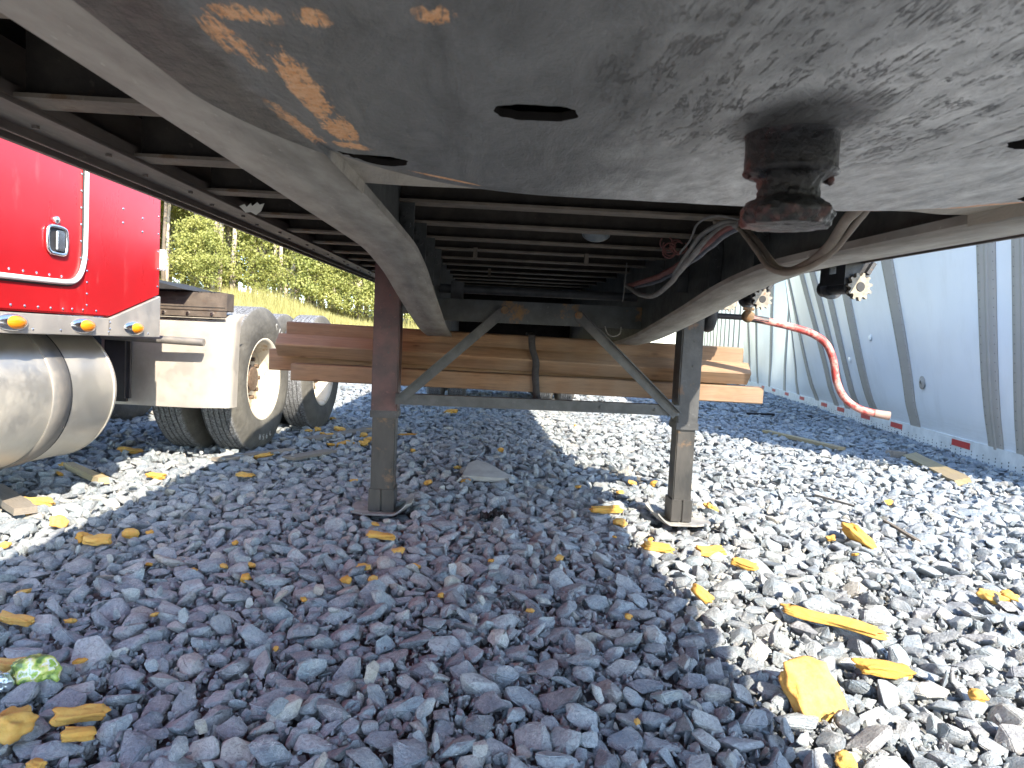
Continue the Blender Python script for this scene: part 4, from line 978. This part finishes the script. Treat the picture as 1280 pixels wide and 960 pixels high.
m.add(vs, [(i*4+k, i*4+(k+1) % 4, i*4+4+(k+1) % 4, i*4+4+k) for i in range(len(sp)-1) for k in range(4)], True)
back = [Vector((.235, 3.60, .895)), Vector((.235, 3.70, .905)), Vector((.236, 3.86, .88)), Vector((.25, 3.86, .62)), Vector((.27, 3.70, .592)), Vector((.275, 3.60, .578))]
vs = []
for p in spline(back, 4): vs += [p+Vector((-.018, 0, 0)), p+Vector((.018, 0, 0)), p+Vector((.018, 0, .003)), p+Vector((-.018, 0, .003))]
n_ = len(vs)//4; m.add(vs, [(i*4+k, i*4+(k+1) % 4, i*4+4+(k+1) % 4, i*4+4+k) for i in range(n_-1) for k in range(4)], True)
tag(m.build('tie_strap', MAT['strap']), 'dark webbing strap tied round the timber bundle and the crossbar', 'strap')

# ---------------------------------------------------------------- foam scraps
FOAM = [(0.815,1.617,0.129,0.114),(1.078,1.774,0.142,0.042),(1.088,2.073,0.272,0.044),(0.931,2.749,0.115,0.045),(1.014,2.606,0.091,0.036),(0.748,2.261,0.058,0.063),(1.682,3.034,0.113,0.12),(1.565,3.045,0.05,0.035),(1.56,2.818,0.046,0.026),(1.823,2.393,0.073,0.04),(1.885,2.39,0.048,0.042),(1.236,1.643,0.039,0.025),(0.754,1.347,0.038,0.022),(0.735,2.814,0.117,0.045),(0.643,3.515,0.145,0.04),(0.664,3.245,0.052,0.041),(0.316,2.64,0.033,0.042),(1.21,3.603,0.054,0.075),(0.817,4.042,0.056,0.037),(0.942,4.308,0.069,0.035),(1.07,4.282,0.049,0.059),(2.356,3.958,0.083,0.032),(-1.765,3.92,0.088,0.044),(-1.696,2.916,0.059,0.052),(-1.406,2.66,0.083,0.036),(-1.475,2.695,0.048,0.042),(-1.339,2.768,0.056,0.031),(-1.296,2.833,0.035,0.025),(-1.125,2.456,0.028,0.019),(-0.951,2.396,0.043,0.022),(-2.304,4.752,0.137,0.063),(-1.968,3.222,0.122,0.036),(-2.361,4.093,0.059,0.041),(-2.26,3.889,0.052,0.03),(-2.062,3.907,0.061,0.035),(-1.717,2.622,0.047,0.029),(-1.935,3.074,0.082,0.027),(-1.359,2.163,0.048,0.022),(-1.238,1.934,0.091,0.024),(-1.104,1.956,0.04,0.024),(-0.863,2.439,0.036,0.025),(-0.776,2.448,0.044,0.022),(-0.747,2.309,0.037,0.034),(-0.915,2.698,0.03,0.021),(-0.519,2.153,0.024,0.02),(-0.901,2.007,0.027,0.018),(-0.942,1.708,0.038,0.017),(-0.807,1.472,0.09,0.027),(-0.769,1.397,0.054,0.019),(-0.9,1.4,0.047,0.092),(-1.052,1.643,0.078,0.026),(-0.791,1.298,0.038,0.029),(-0.506,1.818,0.017,0.012),(-0.385,2.841,0.103,0.029),(-0.454,3.075,0.063,0.021),(-0.293,2.664,0.055,0.036),(-0.21,2.517,0.046,0.023),(-0.393,2.488,0.062,0.031),(-0.425,2.332,0.053,0.029),(-0.339,2.356,0.04,0.032),(-0.421,2.441,0.033,0.019),(-0.047,2.296,0.032,0.018),(-0.105,2.217,0.023,0.02),(0.058,2.612,0.03,0.018),(0.173,2.117,0.034,0.022),(0.462,2.063,0.029,0.024),(0.364,1.486,0.016,0.014),(0.593,3.001,0.024,0.021),(0.745,2.982,0.041,0.021),(-1.426,4.699,0.148,0.037),(-1.331,4.057,0.082,0.045),(-0.36,8.297,0.187,0.084),(-0.417,9.271,0.146,0.042),(-0.628,6.238,0.211,0.042),(-0.498,5.228,0.047,0.041),(0.157,5.442,0.062,0.043),(-0.717,4.058,0.055,0.037),(-0.295,4.092,0.06,0.042),(-0.144,4.615,0.063,0.042),(-0.08,4.159,0.076,0.033),(0.587,4.141,0.043,0.028),(-0.605,12.312,0.111,0.055),(0.97,7.222,0.049,0.049),(-1.449,6.988,0.078,0.063),(-1.124,5.39,0.103,0.036),(-1.052,5.545,0.112,0.031),(-0.996,6.35,0.114,0.05),(-0.98,5.961,0.08,0.054),(-0.907,5.496,0.099,0.05),(-1.296,5.861,0.072,0.053),(-1.466,6.077,0.075,0.034),(-1.254,6.263,0.091,0.056),(-0.902,5.731,0.097,0.052),(-0.905,5.634,0.07,0.044),(-1.41,6.152,0.076,0.055),(-1.237,5.828,0.098,0.046),(-1.008,5.512,0.093,0.043),(-0.906,5.452,0.092,0.037),(-1.221,6.274,0.092,0.042),(-1.07,5.449,0.11,0.031)]
def chunk_mesh(seed, l, w_, h_, kind='lump', rough_=.25):
    rr = random.Random(seed); bm = bmesh.new(); bmesh.ops.create_cube(bm, size=2)
    bmesh.ops.subdivide_edges(bm, edges=bm.edges, cuts=11 if l > .07 else 5, use_grid_fill=True)
    for v in bm.verts:
        c = v.co; k = .52 if seed == 0 else .72 if kind == 'lump' else .30; n_ = c.normalized()*1.15; c = c*(1-k)+n_*k
        f = 1+rough_*1.3*mnoise.noise(c*1.3+Vector((seed*3.1, 0, 0)))+rough_*.35*mnoise.noise(c*3.2+Vector((0, seed*1.7, 0)))+rough_*.12*mnoise.noise(c*8+Vector((0, seed*1.7, 3)))
        bend_ = .35*mnoise.noise(Vector((c.x*.9+seed, 0, 0)))
        v.co = Vector((c.x*f*l/2, (c.y*f+bend_*(l/w_ > 2))*w_/2, (c.z*f+bend_*.8)*h_/2))
    me = bpy.data.meshes.new('foam_scrap'); bm.to_mesh(me); bm.free(); me.polygons.foreach_set('use_smooth', [True]*len(me.polygons)); return me
BIG = {0: ('large yellow foam slab on the sunlit stones at lower right', .05, 0.35, (.75, .1)), 1: ('yellow foam strip lying beside the large foam slab on sunlit stones', .025, .12, (.1, .1)),
       2: ('long thin yellow foam stick slanting across the shadow edge', .018, -.62, (.15, .05)), 3: ('yellow foam bit half in shade nearest the right landing leg on the camera side', .025, .15, (.2, 0)),
       4: ('short yellow foam sliver tilting down beside the half-shaded foam bit', .02, -.6, (.2, .1)), 5: ('upright yellow foam flake right at the shadow edge', .03, 1.0, (.5, .3)),
       6: ('ragged yellow foam lump with a hanging tongue in the sunlit gravel', .05, 1.4, (.7, .2)), 9: ('bent yellow foam piece at the far right of the sunlit gravel', .03, -.5, (.2, .1)), 10: ('small yellow foam knob touching the bent piece at far right', .03, .2, (.2, .1)),
       11: ('small orange foam crumb right of the large yellow slab', .02, 0, (.2, .1)), 12: ('yellow foam lump cut by the bottom edge of the photo', .03, 0, (.1, .1)), 13: ('two-tone foam bit straddling the shadow edge below the right foot', .025, 0, (.1, .1)),
       14: ('straight yellow foam stick left of the right landing foot', .03, .12, (.1, 0)), 15: ('roundish foam lump below the straight foam stick', .03, .4, (.2, .1)), 17: ('bright yellow foam bit standing just right of the right landing foot', .03, 1.4, (.5, .1)),
       22: ('pale sunlit foam bit in the bright strip by the truck', .03, .4, (0, .1)), 23: ('biggest sunlit foam lump on the bright strip below the fuel tank', .04, .8, (.2, .2)), 24: ('thick foam stick in the shade just right of the bright strip', .03, .3, (.1, .1)),
       25: ('stubby foam bit touching the thick foam stick', .03, .9, (.2, .2)), 26: ('folded foam bit alone in the shade below the bright strip', .03, 0, (.2, .2)), 30: ('orange foam stick behind the fuel tank', .03, .7, (.1, .1)),
       31: ('orange foam scrap beside the board under the fuel tank', .03, .2, (.1, .1)), 47: ('long foam strip lying on a grey stone at lower left', .022, .5, (.3, .1)), 48: ('foam strip below the stone topped with foam', .02, .3, (.1, .1)),
       49: ('big orange foam slab below the crumpled wrapper at lower left', .05, 1.5, (.3, .25)), 50: ('orange foam strip behind the crumpled wrapper', .03, .05, (.1, .1)), 38: ('long thin foam piece at the left edge of the photo', .02, -.1, (.1, .1)),
       53: ('thin foam strip in front of the left landing foot', .02, .1, (.1, .1)), 70: ('long pale foam sliver behind the front truck tyre tread', .02, .35, (.1, .1))}
for i, (x, y, l, w_) in enumerate(FOAM):
    rr = random.Random(i*7+1)
    if i in BIG: lab, hh, ang, tl = BIG[i]
    else: lab, hh, ang, tl = None, min(l, w_)*rr.uniform(.6, 1.0), rr.uniform(-.9, 1.2), (rr.uniform(-.4, .4), rr.uniform(-.3, .3))
    l_, ww = max(l, w_), min(l, w_)*1.15
    if not lab: ww = max(ww, l_*.55)
    if i in (17, 5, 6, 49): l_, ww = max(l, w_), min(l, w_)*1.2
    me = chunk_mesh(i, l_, max(ww, .015), max(hh, .014), 'slab' if l_/ww > 2 or i == 0 else 'lump', .22 if l_/ww > 2 or i == 0 else .34); o = obj('foam_scrap', me, MAT['foam'])
    o.location = (x, y, gz(x, y)+(.046 if i == 2 else .036 if lab else .028)+hh*.25); o.scale = (1, 1, 1) if lab else (.72, .72, .72); o.rotation_euler = (tl[0], tl[1], ang)
    if lab: tag(o, lab, 'foam scrap', 'yellow foam scraps on the gravel')
    else:
        if y > 5: lab = 'small yellow foam crumb in the heap on the gravel beside the rear truck tyre' if x < -.85 else 'small yellow foam crumb on the shaded gravel far under the trailer'
        elif x < -1.25: lab = 'small orange foam crumb among shaded stones near the truck side'
        elif x < -.6: lab = 'small orange foam crumb among the stones at lower left under the trailer'
        elif x < .25: lab = 'small orange foam crumb between the stones near the left landing leg'
        else: lab = 'small yellow foam crumb near the edge of the trailer shadow on the right'
        tag(o, lab, 'foam crumb', lab.replace('small ', '').replace(' crumb', ' crumbs'))

# ---------------------------------------------------------------- boards, twigs, litter
def board(name, a, b, w_, t_, mat, label, cat, lift=.04, roll_=0, taper=1.0, seed=0):
    a = Vector((a[0], a[1], gz(a[0], a[1])+lift)); b = Vector((b[0], b[1], gz(b[0], b[1])+lift)); L = (b-a).length; rr = random.Random(seed); n_ = 10; vs = []
    for i in range(n_+1):
        t = i/n_; ww = w_*(1+(taper-1)*t)*rr.uniform(.93, 1.05); x = -L/2+L*t+(rr.uniform(-.02, .02)*L if i in (0, n_) else 0)
        vs += [(x, -ww/2, -t_/2), (x+rr.uniform(-.01, .01), ww/2, -t_/2), (x, ww/2*rr.uniform(.9, 1), t_/2), (x, -ww/2*rr.uniform(.9, 1), t_/2)]
    fs = [(i*4+k, i*4+(k+1) % 4, i*4+4+(k+1) % 4, i*4+4+k) for i in range(n_) for k in range(4)]+[(0, 1, 2, 3), (n_*4+3, n_*4+2, n_*4+1, n_*4)]
    o = MB().add(vs, fs).build(name, mat); d = b-a; q = d.to_track_quat('X', 'Z').to_euler(); o.location = (a+b)/2; o.rotation_euler = (roll_, q.y, q.z); return tag(o, label, cat)
board('board', (-1.34, 5.55), (-.93, 6.6), .13, .02, MAT['wood_grey'], 'flat grey board lying by the rear truck tyre beside the foam heap', 'board', seed=1)
board('board', (-2.34, 4.10), (-1.93, 3.70), .05, .035, MAT['wood_split'], 'weathered wood stake in the shade below the fuel tank', 'board', seed=2)
board('board', (-2.30, 3.42), (-1.90, 3.03), .09, .03, MAT['wood_grey'], 'dark board end at the left edge under the fuel tank', 'board', seed=3, lift=.05)
board('board', (3.07, 7.5), (3.30, 6.34), .09, .03, MAT['wood_split'], 'weathered lath in the shade along the white trailer', 'board', seed=4)
board('split_log', (3.70, 5.95), (3.33, 4.72), .11, .05, MAT['wood_split'], 'split wood piece with a yellow end at the shadow edge by the white trailer', 'wood', seed=5, roll_=.3)
board('board', (3.58, 6.10), (3.70, 6.00), .10, .06, MAT['wood_grey'], 'short dark wood block beside the white trailer', 'wood', seed=6)
board('twig', (1.99, 4.08), (2.07, 3.72), .014, .012, MAT['wood_grey'], 'thin grey twig lying on the sunlit stones', 'twig', seed=7, lift=.045)
board('twig', (2.02, 3.42), (1.96, 3.04), .018, .012, MAT['bark_dark'], 'dark twig right of the ragged foam lump', 'twig', seed=8, lift=.045)
board('board', (-1.66, 4.50), (-1.32, 4.98), .08, .018, MAT['wood_grey'], 'flat wood lath in front of the first truck tyre', 'board', seed=9)
board('board', (-1.24, 4.62), (-1.06, 5.05), .11, .018, MAT['wood_grey'], 'dark flat board right of the first truck tyre', 'board', seed=10)
board('debris_strip', (3.75, 9.84), (4.17, 10.0), .09, .03, MAT['rag'], 'black strip of debris lying far back by the white trailer', 'debris', seed=11)
# pale flat slab
m = MB(); out = [(-.13, -.10), (.16, -.08), (.20, -.04), (.03, .20), (-.05, .24), (-.10, .16)]; n_ = len(out)
vs = [(x, y, 0) for x, y in out]+[(x*.97, y*.97, .028) for x, y in out]
m.add(vs, [tuple(range(n_))[::-1], tuple(range(n_, 2*n_))]+[(i, (i+1) % n_, n_+(i+1) % n_, n_+i) for i in range(n_)])
o = m.build('flat_stone', MAT['slab'], bevel=.004); o.location = (.02, 4.32, gz(0, 4.3)+.035); o.rotation_euler = (R(9), R(3), 0); tag(o, 'large pale flat stone slab between the landing legs', 'stone')
# black rag
bm = bmesh.new(); bmesh.ops.create_grid(bm, x_segments=16, y_segments=14, size=.5)
for v in bm.verts: v.co = Vector((v.co.x*.13, v.co.y*.12, .022+.030*abs(mnoise.noise(v.co*5))*2+.012*mnoise.noise(v.co*14)-.05*(v.co.length > .5)*(v.co.length-.5)))
me = bpy.data.meshes.new('black_rag'); bm.to_mesh(me); bm.free(); o = obj('black_rag', me, MAT['rag']); o.location = (.075, 3.28, gz(.07, 3.3)+.01); tag(o, 'small crumpled black rag between the two landing legs', 'rag')
# crumpled wrapper: green bag and silver end
g1 = NT('green_wrapper'); gn_ = g1.noise(38, 3, .5); g1.col(g1.ramp(gn_, [(.40, (.10, .17, .05)), (.48, (.33, .45, .09)), (.55, (.62, .60, .20)), (.60, (.70, .72, .68)), (.66, (.28, .42, .08))])); g1.set(Roughness=.25); g1.bump(g1.noise(60, 3), .8, .004); g1 = g1.m; g2 = simple('silver_wrapper', (.55, .62, .68), .18, .7, 14, .5, .5)
wr = tag(empty('snack_wrapper', (-1.005, 1.595, gz(-1, 1.6)+.055)), 'crumpled green and silver wrapper at the lower left edge', 'wrapper')
for nm, ctr, sz, mt, sd in (('green_film', (.015, .015, 0), (.062, .034, .036), g1, 3), ('silver_film', (-.045, -.035, -.005), (.045, .034, .030), g2, 9)):
    bm = bmesh.new(); bmesh.ops.create_icosphere(bm, subdivisions=4, radius=1)
    for v in bm.verts:
        r_ = 1+.28*mnoise.noise(v.co*1.8+Vector((sd, 0, 0)))-.22*abs(mnoise.noise(v.co*4.5+Vector((0, sd, 0)))); v.co = Vector((v.co.x*sz[0]*r_+ctr[0], v.co.y*sz[1]*r_+ctr[1], v.co.z*sz[2]*r_+ctr[2]))
    me = bpy.data.meshes.new(nm); bm.to_mesh(me); bm.free(); me.polygons.foreach_set('use_smooth', [True]*len(me.polygons)); obj(nm, me, mt, wr)

# ---------------------------------------------------------------- woods and tall grass beyond
def tree_parts(seed, H, pine=True, trunk_mat='bark'):
    rr = random.Random(seed); tr_ = MB(); lean_ = Vector((rr.uniform(-.5, .5), rr.uniform(-.5, .5), 0)); pts_ = [Vector((0, 0, -.3))]
    for i in range(1, 9): t = i/8; pts_.append(Vector((lean_.x*t*t+rr.uniform(-.05, .05), lean_.y*t*t+rr.uniform(-.05, .05), H*t)))
    r0 = H*(.0065 if pine == 'bare' else .0085)+.02; tr_.tube(pts_, [r0*(1-.85*i/8) for i in range(9)], 7)
    leaves = []; nb = int(H*(5.0 if pine else 7)); 
    for b in range(nb):
        t = rr.uniform(.58 if pine == 'bare' else .36 if pine else .06, .99)**.8; p0 = Vector((lean_.x*t*t, lean_.y*t*t, H*t)); a = rr.uniform(0, 6.283)
        L = (H*.20*(1-t)+.5)*rr.uniform(.55, 1.25)*(1.0 if pine else 1.15); d_ = Vector((math.cos(a), math.sin(a), rr.uniform(-.1, .5))); p1 = p0+d_*L
        tr_.tube([p0, (p0+p1)/2+Vector((0, 0, .05*L)), p1], [.022, .015, .006], 4, cap=False)
        for c_ in range(rr.randint(3, 6)):
            q = p0.lerp(p1, rr.uniform(.3, 1.08))+Vector((rr.gauss(0, .12), rr.gauss(0, .12), rr.gauss(0, .10)))
            for _ in range(34):
                leaves.append((q+Vector((rr.gauss(0, .20), rr.gauss(0, .20), rr.gauss(0, .14)))))
    lv = np.array([tuple(p) for p in leaves]); n_ = len(lv); st = np.random.RandomState(seed)
    a = st.normal(size=(n_, 3)); a /= np.linalg.norm(a, axis=1)[:, None]; b = np.cross(a, st.normal(size=(n_, 3))); b /= np.linalg.norm(b, axis=1)[:, None]
    sl_, sw = (st.uniform(.08, .15, (n_, 1)), st.uniform(.018, .036, (n_, 1))) if pine else (st.uniform(.04, .08, (n_, 1)), st.uniform(.025, .05, (n_, 1)))
    V = np.stack([lv-a*sl_, lv+b*sw, lv+a*sl_, lv-b*sw], 1).reshape(-1, 3); me = bpy.data.meshes.new('crown')
    me.vertices.add(len(V)); me.vertices.foreach_set('co', V.ravel()); me.loops.add(4*n_); me.loops.foreach_set('vertex_index', np.arange(4*n_, dtype=np.int32))
    me.polygons.add(n_); me.polygons.foreach_set('loop_start', np.arange(0, 4*n_, 4, dtype=np.int32)); me.polygons.foreach_set('loop_total', np.full(n_, 4, dtype=np.int32)); me.update(calc_edges=True)
    tm = tr_.mesh('trunk'); return tm, me
protos = []
for k, (H, pine, tm_) in enumerate(((9.5, True, 'bark'), (8.0, True, 'bark_dark'), (11, True, 'bark'), (6.5, False, 'bark'), (3.0, False, 'bark_dark'), (10.5, True, 'bark'), (9.0, 'bare', 'bark'))):
    t_, c_ = tree_parts(50+k, H, pine); t_.materials.append(MAT[tm_]); c_.materials.append(MAT['needle' if pine else 'leaf']); protos.append((t_, c_))
LB = {0: ('pine_tree', 'tall slender pine with a pale trunk in the woods beyond the grass', 'tree', 'tall pines beyond the grass'), 3: ('young_tree', 'small leafy tree standing among the pines beyond the grass', 'tree', 'small leafy trees beyond the grass'), 4: ('bush', 'low green bush at the edge of the woods', 'bush', 'bushes at the edge of the woods')}
def plant(k, x, y, s, rz):
    key = 4 if k == 4 else 3 if k == 3 else 0; nm, lab, cat, grp = LB[key]
    r_ = tag(empty(nm, (x, y, bankz(x, y)), (0, 0, rz)), lab, cat, grp); r_.scale = (s, s, s)
    for nm2, me in (('trunk', protos[k][0]), ('crown', protos[k][1])):
        o = bpy.data.objects.new(nm2, me); COL.objects.link(o); o.parent = r_
rr = random.Random(21)
for row, (y, n_) in enumerate(((26.5, 24), (29, 26), (32.5, 26), (37, 26), (43, 26))):
    for i in range(n_):
        x = -24-row*2+(26+row*2)*(i+rr.uniform(.1, .9))/n_; k = rr.choice([0, 0, 1, 2, 5, 5, 1, 3]); plant(k, x, y+rr.uniform(-1.2, 1.2), rr.uniform(.8, 1.2), rr.uniform(0, 6.28))
for i in range(40): plant(6, -22+24*(i+rr.random())/40, rr.uniform(25.2, 28.5), rr.uniform(.75, 1.15), rr.uniform(0, 6.28))
for i in range(34): plant(4, -22+24*(i+rr.random())/34, 25.4+rr.uniform(-1, 1.2), rr.uniform(.5, .95), rr.uniform(0, 6.28))
for i in range(14): plant(4, -26+28*(i+rr.random())/14, 30.5+rr.uniform(-1, 1.2), rr.uniform(.5, .9), rr.uniform(0, 6.28))
for i in range(26): plant(4, -34+36*(i+rr.random())/26, 44.5+rr.uniform(-1, 1.2), rr.uniform(1.6, 2.4), rr.uniform(0, 6.28))
# tall dry grass over the bank
n_ = 90000; gx_ = RS.uniform(-22, 3, n_); gy_ = 14.2+RS.beta(1.2, 1.0, n_)*13.5
gz_ = np.array([bankz(a, b) for a, b in zip(gx_, gy_)]); hgt = RS.uniform(.18, .55, n_)*(.7+.5*np.sin(gx_*1.3+gy_*.7)*np.sin(gy_*1.1)); hgt = np.abs(hgt)+.1
an = RS.uniform(0, math.pi, n_); dx, dy = np.cos(an)*.014, np.sin(an)*.014; lx, ly = RS.normal(0, .12, n_)*hgt*2, RS.normal(0, .12, n_)*hgt*2
V = np.stack([np.stack([gx_-dx, gy_-dy, gz_-.02], 1), np.stack([gx_+dx, gy_+dy, gz_-.02], 1), np.stack([gx_+lx, gy_+ly, gz_+hgt], 1)], 1).reshape(-1, 3)
me = bpy.data.meshes.new('tall_grass'); me.vertices.add(len(V)); me.vertices.foreach_set('co', V.ravel()); me.loops.add(3*n_); me.loops.foreach_set('vertex_index', np.arange(3*n_, dtype=np.int32))
me.polygons.add(n_); me.polygons.foreach_set('loop_start', np.arange(0, 3*n_, 3, dtype=np.int32)); me.polygons.foreach_set('loop_total', np.full(n_, 3, dtype=np.int32)); me.update(calc_edges=True)
tag(obj('tall_grass', me, MAT['grass']), 'tall yellow dry grass covering the bank below the woods', 'grass', kind='stuff')
